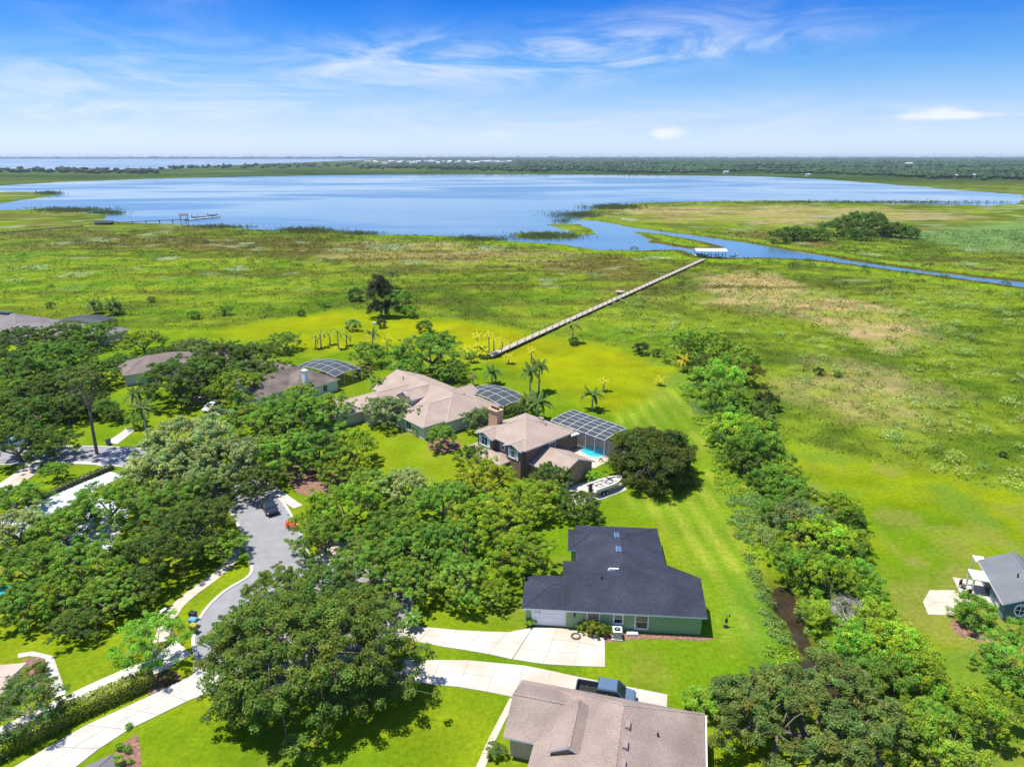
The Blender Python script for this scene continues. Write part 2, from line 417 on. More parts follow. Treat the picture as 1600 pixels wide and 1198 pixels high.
stripec = mixc(C(0.20, 0.35, 0.02), C(0.42, 0.46, 0.08), (0.5 + 0.5 * np.sin((X + Y * 0.08 + .6 * fbm(X, Y, 12, 95)) * 2 * np.pi / 3.1)) * (.35 + .65 * sst(fbm(X, Y, 9, 96), .35, .6)))  # mowing stripes: sheen of bent grass put into the colour
lawn = mixc(lawn, stripec, strip * 0.95)
mow = 0.5 + 0.5 * np.sin((X * 0.93 - Y * 0.36 + 1.5 * fbm(X, Y, 30, 91)) * 2 * np.pi / 2.6)  # stripes where bent blades catch the light, painted as lawn tone
lawn = mixc(lawn, lawn * C(1.16, 1.05, 1.1), mow * sst(fbm(X, Y, 26, 92), .42, .6) * sst(Y, 115, 90))
lawn = mixc(lawn, lawn * C(.72, .80, .9), sst(fbm(X, Y, 11, 93), .52, .72) * .7)
lawn *= (0.80 + 0.40 * f2)[:, None]
dry = zone([(1430, 870), (1530, 880), (1510, 930), (1420, 985), (1400, 930)], 3, 5, 4) + zone([(1500, 985), (1580, 990), (1560, 1060), (1480, 1050)], 2, 4, 4)
lawn = mixc(lawn, C(0.34, 0.29, 0.13), np.clip(dry, 0, 1) * sst(f2, 0.4, 0.7) * 0.7)
lawn = mixc(lawn, C(0.33, 0.31, 0.10), sst(fbm(X, Y, 8, 97, 5), .56, .70) * sst(X, 28, 36) * .55)
lawn = mixc(lawn, C(0.16, 0.30, 0.05), sst(fbm(X, Y, 14, 98, 4), .54, .66) * sst(X, 28, 36) * .6)
# marsh: patches of different plants
mg = mixc(C(0.115, 0.185, 0.020), C(0.215, 0.275, 0.028), sst(f1, 0.35, 0.65))
mg = mixc(mg, C(0.085, 0.125, 0.022), sst(fbm(X, Y, 20, 101), 0.52, 0.72) * 0.8)
mg = mixc(mg, C(0.20, 0.165, 0.065), sst(f3, 0.50, 0.70) * sst(Y, 190, 320) * 0.8)
bright = np.maximum(zone([(-300, 500), (-300, 395), (0, 392), (200, 395), (380, 400), (560, 420), (580, 440), (430, 480), (300, 500), (100, 490)], 18, 20, 40) * 0.8, zone([(760, 480), (900, 440), (1000, 470), (1060, 520), (1200, 600), (1000, 545), (850, 515)], 10, 12, 20) * 0.6)
mg = mixc(mg, mixc(C(0.165, 0.285, 0.022), C(0.27, 0.33, 0.03), sst(f1, 0.4, 0.6)), bright)
tan = np.maximum.reduce([zone([(1090, 428), (1180, 425), (1300, 455), (1430, 490), (1460, 530), (1380, 545), (1260, 505), (1160, 480), (1080, 455)], 7, 12, 15),
                         0.8 * zone([(520, 378), (700, 382), (860, 395), (930, 410), (860, 420), (700, 415), (540, 405)], 14, 25, 25),
                         0.85 * zone([(960, 325), (1100, 322), (1250, 322), (1500, 330), (1500, 345), (1240, 352), (1100, 348), (1000, 340)], 25, 40, 40),
                         0.6 * zone([(1250, 560), (1380, 570), (1500, 620), (1420, 660), (1290, 640), (1230, 610)], 8, 10, 12)])
mg = mixc(mg, mixc(C(0.60, 0.43, 0.30), C(0.42, 0.31, 0.17), sst(f2, 0.35, 0.65)), np.clip(tan, 0, 1) * (.55 + .45 * sst(fbm(X, Y, 5, 141, 3), .35, .6)))
brown = zone([(150, 365), (400, 372), (620, 385), (980, 400), (1000, 430), (800, 425), (600, 410), (300, 392), (140, 385)], 14, 25, 30)
mg = mixc(mg, mixc(C(0.14, 0.115, 0.035), C(0.19, 0.15, 0.05), f2), brown * (1 - tan) * 0.9)
stk = fbm(X * .35, Y * 1.6, 16, 140, 4)
mg = mixc(mg, C(0.12, 0.115, 0.03), sst(stk, .50, .68) * sst(Y, 170, 260) * .7)
mg = mixc(mg, C(0.27, 0.34, 0.03), sst(fbm(X * .5, Y * 1.5, 20, 145, 4), .56, .70) * .6)
mg = mixc(mg, C(0.19, 0.30, 0.13), zone([(1370, 360), (1650, 345), (1650, 400), (1500, 390)], 14, 20, 30) * 0.8)
mg = mixc(mg, C(0.34, 0.40, 0.32), sst(fbm(X, Y, 16, 133), 0.66, 0.74) * sst(Y, 240, 330) * 0.7)       # pale floating weed
edgeg = sst(-np.abs(sd_l - 9), -11, -3) * sst(Y, 700, 420)
mg = mixc(mg, C(0.24, 0.35, 0.018), edgeg * 0.85 * sst(X, -140, -20))
mg *= (0.58 + 0.78 * f2)[:, None] * (0.85 + 0.3 * f4)[:, None]
far = sst(Y, 900, 1700)
fg = mixc(C(0.05, 0.095, 0.03), C(0.11, 0.165, 0.04), sst(fbm(X, Y, 160, 150), 0.4, 0.65))
FOREST = [G(*q) for q in [(560, 261), (700, 263), (830, 266), (940, 269), (1010, 271), (1150, 272.5), (1280, 272), (1400, 276), (1500, 285), (1650, 292)]] + [(9000, 1500), (16000, 16000), (-4000, 16000), G(600, 246.2), G(610, 249), G(640, 252)]
sd_forest = sdist(X, Y, FOREST) + (fbm(X, Y, 120, 151) - 0.5) * 160
fg = mixc(fg, C(0.05, 0.085, 0.03), sst(-sd_forest, -30, 30))
fg = mixc(fg, C(0.05, 0.085, 0.03), sst(Y, 8500, 10000))
mg = np.clip(mg * C(1.10, 1.13, 1.2), 0, .6)
mg = mixc(mg, fg, far)
mud = sst(-np.abs(sd_l - 1.8), -4.6, -1.4) * sst(X, 40, 90) * sst(Y, 520, 380)
mg = mixc(mg, C(0.12, 0.075, 0.04), mud * 0.8)
colg = mixc(lawn, mg, marsh)
dz = near_ditch * np.exp(-(d_ditch / 2.6) ** 2)
colg = mixc(colg, C(0.075, 0.05, 0.03), dz * 0.9)
weeds = near_ditch * sst(-np.abs(d_ditch - 4.2), -3.4, -1.0) * sst(Y, 52, 60)
colg = mixc(colg, mixc(C(0.08, 0.22, 0.03), C(0.16, 0.33, 0.04), f2), weeds * 0.6)
colg = np.clip(colg * 0.61 * np.array([[0.90, 0.92, 0.60]]), 0.003, 0.8)
nx, ny = len(xs), len(ys)
ii = (np.arange(ny - 1)[:, None] * nx + np.arange(nx - 1)[None, :]).ravel()
Fq = np.stack([ii, ii + 1, ii + 1 + nx, ii + nx], 1)
gm = bpy.data.materials.new('vegetated_ground'); t, b = nodes_of(gm)
at = t.nodes.new('ShaderNodeAttribute'); at.attribute_name = 'tint'
tcn = t.nodes.new('ShaderNodeTexCoord')
na = t.nodes.new('ShaderNodeTexNoise'); na.inputs['Scale'].default_value = 1.7; na.inputs['Detail'].default_value = 8; na.inputs['Roughness'].default_value = 0.75
t.links.new(tcn.outputs['Object'], na.inputs['Vector'])
mr = t.nodes.new('ShaderNodeMapRange'); mr.inputs[1].default_value = 0.3; mr.inputs[2].default_value = 0.7; mr.inputs[3].default_value = 0.66; mr.inputs[4].default_value = 1.30
t.links.new(na.outputs[0], mr.inputs[0])
mx = t.nodes.new('ShaderNodeMix'); mx.data_type = 'RGBA'; mx.blend_type = 'MULTIPLY'; mx.inputs[0].default_value = 1
t.links.new(at.outputs['Color'], mx.inputs[6]); t.links.new(mr.outputs[0], mx.inputs[7]); t.links.new(mx.outputs[2], b.inputs['Base Color'])
b.inputs['Roughness'].default_value = 0.95; b.inputs['Specular IOR Level'].default_value = 0.0
nb = t.nodes.new('ShaderNodeTexNoise'); nb.inputs['Scale'].default_value = 6; nb.inputs['Detail'].default_value = 5
t.links.new(tcn.outputs['Object'], nb.inputs['Vector'])
bn = t.nodes.new('ShaderNodeBump'); bn.inputs['Strength'].default_value = 0.55; bn.inputs['Distance'].default_value = 0.12
t.links.new(nb.outputs[0], bn.inputs['Height']); t.links.new(bn.outputs[0], b.inputs['Normal'])
ground = link(bpy.data.objects.new('ground', fastmesh('ground', np.stack([X, Y, Zg], 1), Fq, gm, colg, True)))
tag(ground, 'green lawns and wide marsh running out to the horizon', 'ground', kind='structure')

# water
wm = bpy.data.materials.new('lake_water'); t, b = nodes_of(wm)
b.inputs['Base Color'].default_value = (0.065, 0.15, 0.25, 1); b.inputs['IOR'].default_value = 1.33; b.inputs['Specular IOR Level'].default_value = 0.5
tcn = t.nodes.new('ShaderNodeTexCoord')
mpn = t.nodes.new('ShaderNodeMapping'); mpn.inputs['Scale'].default_value = (0.0028, 0.007, 1); mpn.inputs['Location'].default_value = (0.3, 0.2, 0)
na = t.nodes.new('ShaderNodeTexNoise'); na.inputs['Scale'].default_value = 1.0; na.inputs['Detail'].default_value = 5; na.inputs['Distortion'].default_value = 0.8
t.links.new(tcn.outputs['Object'], mpn.inputs[0]); t.links.new(mpn.outputs[0], na.inputs['Vector'])
mr = t.nodes.new('ShaderNodeMapRange'); mr.interpolation_type = 'SMOOTHSTEP'; mr.inputs[1].default_value = 0.38; mr.inputs[2].default_value = 0.66; mr.inputs[3].default_value = 0.06; mr.inputs[4].default_value = 0.24
t.links.new(na.outputs[0], mr.inputs[0]); t.links.new(mr.outputs[0], b.inputs['Roughness'])
nb = t.nodes.new('ShaderNodeTexNoise'); nb.inputs['Scale'].default_value = 0.55; nb.inputs['Detail'].default_value = 4
t.links.new(tcn.outputs['Object'], nb.inputs['Vector'])
mr2 = t.nodes.new('ShaderNodeMapRange'); mr2.inputs[1].default_value = 0.38; mr2.inputs[2].default_value = 0.66; mr2.inputs[3].default_value = 0.015; mr2.inputs[4].default_value = 0.30
t.links.new(na.outputs[0], mr2.inputs[0])
bn = t.nodes.new('ShaderNodeBump'); bn.inputs['Distance'].default_value = 0.35
t.links.new(mr2.outputs[0], bn.inputs['Strength']); t.links.new(nb.outputs[0], bn.inputs['Height']); t.links.new(bn.outputs[0], b.inputs['Normal'])
lk = sheet('lake', [(-1800, 255), (1500, 255), (1500, 2250), (-1800, 2250)], -0.22, wm); tag(lk, 'wide blue lake with a canal leading off to the east', 'lake', kind='structure')
fl = sheet('far_lake', [(-14500, 2300), (200, 2300), (200, 11600), (-14500, 11600)], -0.3, wm); tag(fl, 'pale far lake below the skyline', 'lake', kind='structure')
dm = mat('ditch_water', (0.035, 0.024, 0.014), 0.12, 0.3, 0.8, spec=0.5)
dl = [Vector(q) for q in DITCH]
lft, rgt = [], []
for i, q in enumerate(dl):
    d = (dl[min(i + 1, len(dl) - 1)] - dl[max(i - 1, 0)]).normalized(); n_ = Vector((-d.y, d.x))
    lft.append(tuple(q + n_ * 2.2)); rgt.append(tuple(q - n_ * 2.2))
dw = sheet('ditch_water', lft + rgt[::-1], -0.85, dm); tag(dw, 'dark brown water standing in the drainage ditch', 'water', kind='structure')

# ------------------------------------------------------------------ street, kerbs, drives, walks
BC = Vector((-23.6, 66.2)); BR = 12.0
cl_ = smoothline([(-29.5, 76), (-33.5, 83.5), (-38.8, 92), (-47.5, 100.6), (-58, 106.6), (-70, 109.6), (-84, 110), (-110, 107)], 6)
lf, rt = [], []
for i, q in enumerate(cl_):
    a = Vector(cl_[max(i - 1, 0)]); c = Vector(cl_[min(i + 1, len(cl_) - 1)]); d = (c - a).normalized(); n_ = Vector((-d.y, d.x))
    lf.append(tuple(Vector(q) + n_ * 3.6)); rt.append(tuple(Vector(q) - n_ * 3.6))      # lf: south-west side
a0 = math.atan2(lf[0][1] - BC.y, lf[0][0] - BC.x); a1 = math.atan2(rt[0][1] - BC.y, rt[0][0] - BC.x)
if a0 < 0: a0 += 2 * math.pi
if a1 > a0: a1 -= 2 * math.pi
arc = [(BC.x + BR * math.cos(a0 + (a1 + 2 * math.pi - a0) * k / 40), BC.y + BR * math.sin(a0 + (a1 + 2 * math.pi - a0) * k / 40)) for k in range(1, 40)]
outline = lf[::-1] + arc + rt
outline = smoothline([tuple(q) for q in resample(outline, 66)], 4)
road = sheet('road', outline, 0.02, ASPH); tag(road, 'grey asphalt street ending in a round turning circle', 'road', kind='structure')
def ribbon(name, line, w, z0, z1, m, parent=None):
    v, f = [], []
    n = len(line)
    for i, q in enumerate(line):
        a = Vector(line[max(i - 1, 0)]); c = Vector(line[min(i + 1, n - 1)]); d = (c - a).normalized(); nn = Vector((-d.y, d.x)) * w / 2
        q = Vector(q)
        for s, z in ((-1, z0), (-1, z1), (1, z1), (1, z0)): v.append((*(q + nn * s), z))
    for i in range(n - 1):
        for k in range(3): f.append((i * 4 + k, i * 4 + k + 1, i * 4 + k + 5, i * 4 + k + 4))
    f += [(0, 1, 2, 3), ((n - 1) * 4 + 3, (n - 1) * 4 + 2, (n - 1) * 4 + 1, (n - 1) * 4)]
    return mobj(name, v, f, m, parent)
kerb = ribbon('kerb', outline, 0.4, -0.05, 0.09, CONC); tag(kerb, 'pale concrete kerb around the street and turning circle', 'kerb', kind='structure')

def paved(name, label, A_, B_, step, across, m, z=0.05, cat='driveway', gap=0.03):
    """a concrete strip between two edge lines, cast in separate slabs with open joints"""
    A_ = [Vector(q) for q in A_]; B_ = [Vector(q) for q in B_]
    L = sum((b - a).length for a, b in zip(A_, A_[1:])); n = max(1, round(L / step))
    a = resample(A_, n + 1); b = resample(B_, n + 1)
    base = sheet(name, [tuple(q) for q in a] + [tuple(q) for q in b[::-1]], z - 0.028, JOINT)
    tag(base, label, cat, kind='structure')
    for i in range(n):
        for j in range(across):
            c = [a[i].lerp(b[i], j / across), a[i + 1].lerp(b[i + 1], j / across), a[i + 1].lerp(b[i + 1], (j + 1) / across), a[i].lerp(b[i], (j + 1) / across)]
            ctr = sum(c, Vector((0, 0))) / 4
            c = [q + (ctr - q).normalized() * gap * 0.7 for q in c]
            sheet('slab', [tuple(q) for q in c], z + random.uniform(-0.004, 0.006), m, base, th=0.03)
    return base
g = lambda *pts: [G(*q) for q in pts]
paved('driveway', 'bright concrete driveway widening at the white garage door of the green house', g((560, 968), (650, 978), (712, 984), (790, 988), (832, 980.5)), g((545, 990), (650, 1002), (700, 1012), (747, 1018), (800, 1030)), 3.0, 2, CONC_W)
paved('driveway', 'bright concrete parking pad in front of the white garage door', g((832.5, 980.5), (897, 981.5), (945, 998)), g((801, 1030), (860, 1039), (945.5, 1042)), 3.0, 3, CONC_W)
paved('driveway', 'long pale driveway with the blue pickup beside the taupe roof', g((520, 1020), (600, 1028), (650, 1031), (728, 1031), (825, 1040), (912, 1059), (1043, 1085)), g((500, 1050), (590, 1058), (650, 1067), (728, 1074), (794, 1087), (900, 1112), (1041, 1121)), 3.0, 2, CONC_W)
paved('walkway', 'narrow tan walk along the side of the taupe roofed house', g((797, 1090), (765, 1150), (742, 1202)), g((806, 1093), (777, 1150), (757, 1202)), 1.6, 1, CONC_T, cat='path')
paved('driveway', 'wide pale driveway beside the long clipped hedge, lawn on its other side', g((303, 1032), (318, 1046), (245, 1082), (130, 1135), (10, 1205)), g((345, 1056), (352, 1072), (300, 1092), (180, 1150), (110, 1205)), 3.2, 2, CONC, z=0.056)
paved('driveway', 'pale driveway between the clipped hedge and the shaded lawn', g((275, 1000), (240, 1030), (180, 1050), (108, 1084), (60, 1107), (-30, 1150)), g((300, 1022), (270, 1042), (215, 1064), (125, 1103), (70, 1132), (-30, 1185)), 3.0, 2, CONC)
paved('walkway', 'short pale walk leading from the drive to the beige roofed corner house', g((84, 1026), (92, 1050), (104, 1084)), g((70, 1022), (74, 1050), (86, 1090)), 1.5, 1, CONC, cat='path', z=0.058)
paved('walkway', 'pale walk crossing the mulch beds by the beige roofed corner house', g((28, 1021), (50, 1017), (84, 1025)), g((28, 1028), (50, 1024), (69, 1029)), 1.5, 1, CONC, cat='path', z=0.05)
sw = smoothline(g((385, 838), (370, 858), (358, 880), (330, 905), (302, 925), (276, 948), (262, 972), (250, 1003)), 5)
def offset(line, w):
    o = []
    for i, q in enumerate(line):
        a = Vector(line[max(i - 1, 0)]); c = Vector(line[min(i + 1, len(line) - 1)]); d = (c - a).normalized(); o.append(tuple(Vector(q) + Vector((-d.y, d.x)) * w))
    return o
paved('sidewalk', 'tan curving sidewalk along the left side of the turning circle', offset(sw, -0.75), offset(sw, 0.75), 1.5, 1, CONC_T, cat='sidewalk')
sw2 = smoothline(g((385, 722), (405, 742), (432, 768), (466, 792)), 5)
paved('sidewalk', 'shaded grey sidewalk behind the black vehicle', offset(sw2, -0.75), offset(sw2, 0.75), 1.5, 1, CONC, cat='sidewalk')
paved('driveway', 'grey driveway along the low hedge at the far left lawn', g((172, 737), (120, 757), (60, 783), (-20, 818)), g((196, 742), (150, 765), (105, 795), (30, 840)), 3.2, 2, mat('grey_concrete', (0.42, 0.44, 0.46), 0.85, 0.1, 0.7, 0.2, 12))
paved('driveway', 'pale driveway half hidden by oak crowns at the left', g((140, 775), (115, 810), (90, 850)), g((210, 790), (190, 830), (165, 870)), 3.2, 2, MATS['grey_concrete'])
paved('driveway', 'pale driveway on the left edge under a leaning oak', g((65, 712), (40, 728), (10, 748), (-30, 775)), g((62, 735), (40, 752), (20, 770), (-20, 800)), 3.0, 2, CONC_W)
paved('driveway', 'narrow driveway between two round topiary bushes and a grey bin', g((165, 691), (185, 679), (200, 667)), g((183, 694), (199, 682), (212, 671)), 2.5, 2, CONC)
paved('sidewalk', 'thin pale sidewalk across the lawn with the round topiary tree', g((80, 718), (140, 721), (178, 727)), g((80, 722), (140, 725), (172, 731)), 1.8, 1, CONC, cat='sidewalk')
paved('driveway', 'bright drive under the dark oaks in front of the long brown roof', g((295, 625), (325, 605), (345, 598)), g((312, 632), (338, 620), (352, 608)), 3.0, 2, CONC_W)
paved('driveway', 'pale drive with a parked dark car between oaks', g((318, 640), (335, 630), (350, 635)), g((330, 652), (345, 648), (356, 645)), 3.0, 2, CONC_W)
paved('driveway', 'tan driveway apron under oaks right of the turning circle', g((496, 866), (512, 852), (560, 842)), g((508, 880), (530, 868), (575, 862)), 2.5, 2, CONC_T)
paved('driveway', 'boat parking pad on pale concrete beside the brown garage', g((880, 765), (905, 755), (935, 748), (962, 748)), g((900, 790), (925, 785), (955, 775), (980, 765)), 2.5, 2, CONC)
paved('patio', 'pale concrete pad on the lawn by the blue grey cottage', g((1442, 940), (1452, 922), (1492, 922)), g((1450, 960), (1470, 961), (1490, 961)), 2.6, 2, CONC_T, cat='patio')
paved('walkway', 'pale curved walk from the pad to the cottage porch', g((1489, 927), (1505, 925), (1518, 926)), g((1490, 946), (1505, 938), (1520, 936)), 1.6, 1, CONC_T, cat='path')
def bed(label, *pts, z=0.012):
    o = sheet('mulch_bed', smoothline(g(*pts, pts[0]), 4)[:-1], z, MULCH); return tag(o, label, 'mulch bed', kind='structure')
bed('brown mulch ring under the round clipped tree in front of the beige house', (668, 692), (690, 686), (714, 690), (720, 698), (705, 706), (682, 706), (668, 700))
bed('brown mulch strip along the green wall', (896, 983), (1096, 994), (1100, 1000), (1000, 998), (945, 1003), (905, 997))
bed('brown mulch bed of round shrubs at the bottom left drive', (180, 1172), (200, 1155), (216, 1150), (218, 1210), (175, 1210))
bed('reddish mulch bed beside the beige corner house', (36, 1030), (60, 1026), (78, 1030), (88, 1060), (80, 1085), (50, 1075))
bed('mulch around the clipped tree and hedge end by the bottom left drives', (225, 1055), (255, 1040), (285, 1060), (262, 1078), (232, 1086))
bed('dry brown leaf litter under the oaks by the shaded sidewalk', (440, 735), (490, 720), (540, 735), (530, 765), (470, 772))
bed('leaf litter under the large oak at the bottom', (345, 1080), (370, 1068), (400, 1085), (380, 1105), (350, 1100))
bed('bare soil under the hedge by the cottage', (1485, 965), (1530, 985), (1575, 990), (1570, 1003), (1520, 1000), (1490, 985))

# ------------------------------------------------------------------ houses
def roof_part(root, u0, u1, v0, v1, eave, pitch, axis, hip, ov, rm, fm, th=0.2, dz=0.0):
    U0, U1, V0, V1 = u0 - ov, u1 + ov, v0 - ov, v1 + ov
    w = (V1 - V0) / 2; ze = eave - pitch * ov + dz; zr = ze + pitch * w; vm = (V0 + V1) / 2
    mp_ = (lambda u, v, z: (u, v, z)) if axis == 'x' else (lambda u, v, z: (v, u, z))
    r0, r1 = U0 + w * hip[0], U1 - w * hip[1]
    top = [mp_(U0, V0, ze), mp_(U1, V0, ze), mp_(U1, V1, ze), mp_(U0, V1, ze), mp_(r0, vm, zr), mp_(r1, vm, zr)]
    v = top + [(x, y, z - th) for x, y, z in top]
    f = [(0, 1, 5, 4), (2, 3, 4, 5)]; mi = [0, 0]
    f += [(6, 7, 11, 10), (8, 9, 10, 11), (0, 1, 7, 6), (2, 3, 9, 8)]; mi += [1] * 4
    for h, a, d, r in ((hip[0], 0, 3, 4), (hip[1], 1, 2, 5)):
        if h: f += [(a, d, r), (a + 6, d + 6, r + 6), (a, d, d + 6, a + 6)]; mi += [0, 1, 1]
        else: f += [(a, r, r + 6, a + 6), (r, d, d + 6, r + 6)]; mi += [1, 1]
    ro = mobj('roof', v, f, rm, root, mats=[rm, fm], mi=mi)
    lines = [(4, 5)] + ([(0, 4), (3, 4)] if hip[0] else []) + ([(1, 5), (2, 5)] if hip[1] else [])
    for i_, j_ in lines:
        a_, b2_ = Vector(top[i_]), Vector(top[j_])
        if (a_ - b2_).length > .4:
            cb = MB(); cb.bar(a_ - Vector((0, 0, .012)), b2_ - Vector((0, 0, .012)), .24, .05); cb.build('ridge_cap', rm, ro)
    return ro, zr
def wing(root, x0, x1, y0, y1, eave, pitch, axis='x', hip=(0, 0), ov=0.5, rm=None, wm_=None, fm=None, th=0.2, dz=0.0):
    u0, u1, v0, v1 = (x0, x1, y0, y1) if axis == 'x' else (y0, y1, x0, x1)
    rf, zr = roof_part(root, u0, u1, v0, v1, eave, pitch, axis, hip, ov, rm, fm or WHITE, th, dz)
    mp_ = (lambda u, v, z: (u, v, z)) if axis == 'x' else (lambda u, v, z: (v, u, z))
    vm = (v0 + v1) / 2; e = eave - th - 0.01
    v, f = [], []
    for u, h in ((u0, hip[0]), (u1, hip[1])):
        v += [mp_(u, v0, 0), mp_(u, v1, 0), mp_(u, v1, e), mp_(u, vm, e if h else zr - th - 0.02), mp_(u, v0, e)]
    f = [(0, 1, 2, 3, 4), (5, 6, 7, 8, 9), (0, 4, 9, 5), (1, 2, 7, 6), (4, 3, 8, 9), (3, 2, 7, 8)]
    mobj('wall', v, f, wm_, root)
    return rf
def window(root, x, y, z, ang, w, h, name='window', fm=None, div=(1, 1), fr=0.12, gm_=None):
    """frame with glass set back in it; ang = outward direction in the house's own axes"""
    fm = fm or WHITE; n = Vector((math.cos(ang), math.sin(ang), 0)); s = Vector((-n.y, n.x, 0)); c = Vector((x, y, z)); up = Vector((0, 0, 1))
    b = MB()
    def slab(a0, a1, z0, z1, d0, d1):
        b.add([c + s * a + up * q + n * d for d in (d0, d1) for q in (z0, z1) for a in (a0, a1)], [(0, 1, 3, 2), (4, 6, 7, 5), (0, 4, 5, 1), (2, 3, 7, 6), (0, 2, 6, 4), (1, 5, 7, 3)])
    slab(-w / 2 - fr, -w / 2, -h / 2 - fr, h / 2 + fr, -0.02, 0.09); slab(w / 2, w / 2 + fr, -h / 2 - fr, h / 2 + fr, -0.02, 0.09)
    slab(-w / 2, w / 2, h / 2, h / 2 + fr, -0.02, 0.088); slab(-w / 2, w / 2, -h / 2 - fr, -h / 2, -0.02, 0.12)
    for k in range(1, div[0]): slab(-w / 2 + w * k / div[0] - 0.025, -w / 2 + w * k / div[0] + 0.025, -h / 2, h / 2, -0.01, 0.06)
    for k in range(1, div[1]): slab(-w / 2, w / 2, -h / 2 + h * k / div[1] - 0.025, -h / 2 + h * k / div[1] + 0.025, -0.01, 0.062)
    o = b.build(name, fm, root)
    b = MB(); slab(-w / 2, w / 2, -h / 2, h / 2, -0.01, 0.03); b.build('pane', gm_ or GLASS, o)
    return o
def vent(root, x, y, z, w, d, h, m=None, name='roof_vent', rz=0):
    b = MB(); b.add([(-w / 2, -d / 2, -.25), (w / 2, -d / 2, -.25), (w / 2, d / 2, -.25), (-w / 2, d / 2, -.25), (-w / 2 * .8, -d / 2 * .8, h), (w / 2 * .8, -d / 2 * .8, h), (w / 2 * .8, d / 2 * .8, h), (-w / 2 * .8, d / 2 * .8, h)],
                    [(0, 3, 2, 1), (4, 5, 6, 7), (0, 1, 5, 4), (1, 2, 6, 5), (2, 3, 7, 6), (3, 0, 4, 7)])
    o = b.build(name, m or METAL, root); o.location = (x, y, z); o.rotation_euler = (0, 0, rz); return o
def pipe(root, x, y, z):
    b = MB(); b.tube([(x, y, z - .3), (x, y, z + .35)], [.09, .09], 8); return b.build('vent_pipe', BLACK, root)

# A: green house with the dark roof
RD = shingle('dark_shingle', (0.030, 0.034, 0.048), 0.85, 0.25)
GREENW = mat('green_siding', (0.27, 0.40, 0.20), 0.7, 0.06, 1.2, 0.3, 3, stretch=(0.2, 0.2, 6))
WHITEB = mat('bright_white', (0.82, 0.82, 0.82), 0.5, 0.03, 1)
ha = empty('green_house', (2.0, 63.9, 0), R(-4.6))
def slab_roof(root, polys, th, rm, fm):
    """roof of several planes sharing one outline, with a white fascia edge"""
    v, f, mi = [], [], []
    for pl_ in polys:
        n = len(pl_); o_ = len(v); v += pl_ + [(x, y, z - th) for x, y, z in pl_]
        f += [tuple(range(o_, o_ + n)), tuple(range(o_ + n, o_ + 2 * n))[::-1]] + [(o_ + k, o_ + (k + 1) % n, o_ + (k + 1) % n + n, o_ + k + n) for k in range(n)]
        mi += [0, 1] + [1] * n
    return mobj('roof', v, f, rm, root, mats=[rm, fm], mi=mi)
slab_roof(ha, [[(3.55, -.3, 2.6), (19.25, -.3, 2.6), (19.25, 4.57, 4.25), (3.55, 4.57, 4.25)], [(3.55, 4.575, 4.25), (19.25, 4.575, 4.25), (16.35, 9.45, 2.6), (3.55, 9.45, 2.6)]], .2, RD, WHITE)
mobj('wall', [(4, .15, 0), (18.8, .15, 0), (18.8, 4.5, 0), (4, 4.5, 0), (4, .15, 2.54), (18.8, .15, 2.54), (18.8, 4.5, 4.0), (4, 4.5, 4.0)], [(0, 1, 5, 4), (1, 2, 6, 5), (2, 3, 7, 6), (3, 0, 4, 7), (4, 5, 6, 7), (0, 3, 2, 1)], GREENW, ha)
mobj('wall', [(4.02, 4.51, 0), (15.9, 4.51, 0), (15.9, 9.0, 0), (4.02, 9.0, 0), (4.02, 4.51, 4.0), (15.9, 4.51, 4.0), (15.9, 9.0, 2.5), (4.02, 9.0, 2.5)], [(0, 1, 5, 4), (1, 2, 6, 5), (2, 3, 7, 6), (3, 0, 4, 7), (4, 5, 6, 7), (0, 3, 2, 1)], GREENW, ha)
wing(ha, -0.5, 4.6, 0.4, 6.0, 2.62, 0.34, 'x', (1, 0), 0.45, RD, GREENW, dz=-0.03)
wing(ha, 5.6, 15.6, 1.6, 17.6, 2.8, 0.285, 'y', (1, 1), 0.45, RD, GREENW)
wing(ha, 4.6, 8.0, 12.6, 16.8, 2.65, 0.30, 'x', (1, 0), 0.45, RD, GREENW, dz=-0.05)
gd = MB(); gd.box(0.15, 4.55, 0.30, 0.38, 0.05, 2.15); gd = gd.build('garage_door', WHITEB, ha); gd['label'] = 'white closed garage door'
for k in range(4):
    box('door_panel', 0.2, 4.5, 0.27, 0.31, 0.09 + k * 0.52, 0.57 + k * 0.52, WHITEB, gd)
for marks in (((0.5, 1.72, 0.08, 0.3), (0.575, 1.94, 0.16, 0.08), (0.575, 1.82, 0.16, 0.07), (0.72, 1.85, 0.06, 0.12)), ((0.92, 1.94, 0.24, 0.08), (0.92, 1.83, 0.07, 0.12), (0.98, 1.80, 0.16, 0.07), (1.1, 1.72, 0.07, 0.1), (0.92, 1.72, 0.19, 0.05))):
    gl = MB()
    for x0, z0, w_, h_ in marks: gl.box(x0, x0 + w_, 0.255, 0.268, z0, z0 + h_)
    gl.build('door_mark', mat('blue_print', (0.25, 0.42, 0.7), 0.6), gd)
BLIND = mat('window_blind', (0.32, 0.22, 0.14), 0.7, 0.1, 2)
for x_, w_, h_, z_ in ((7.0, 1.2, 1.55, 1.35), (9.75, 0.85, 1.0, 1.55), (12.3, 1.25, 1.55, 1.3)):
    window(ha, x_, 0.15, z_, -math.pi / 2, w_, h_, fr=0.16, div=(1, 2), gm_=GLASS)
    box('blind', x_ - w_ / 2 + .03, x_ + w_ / 2 - .03, 0.075, 0.10, z_ + 0.08, z_ + h_ / 2 - .03, BLIND, ha)
box('house_light', 4.85, 5.0, -0.1, 0.15, 1.6, 2.0, BLACK, ha)
SKYL = mat('skylight_glass', (0.05, 0.12, 0.22), 0.1, 0.2, 1, spec=0.8)
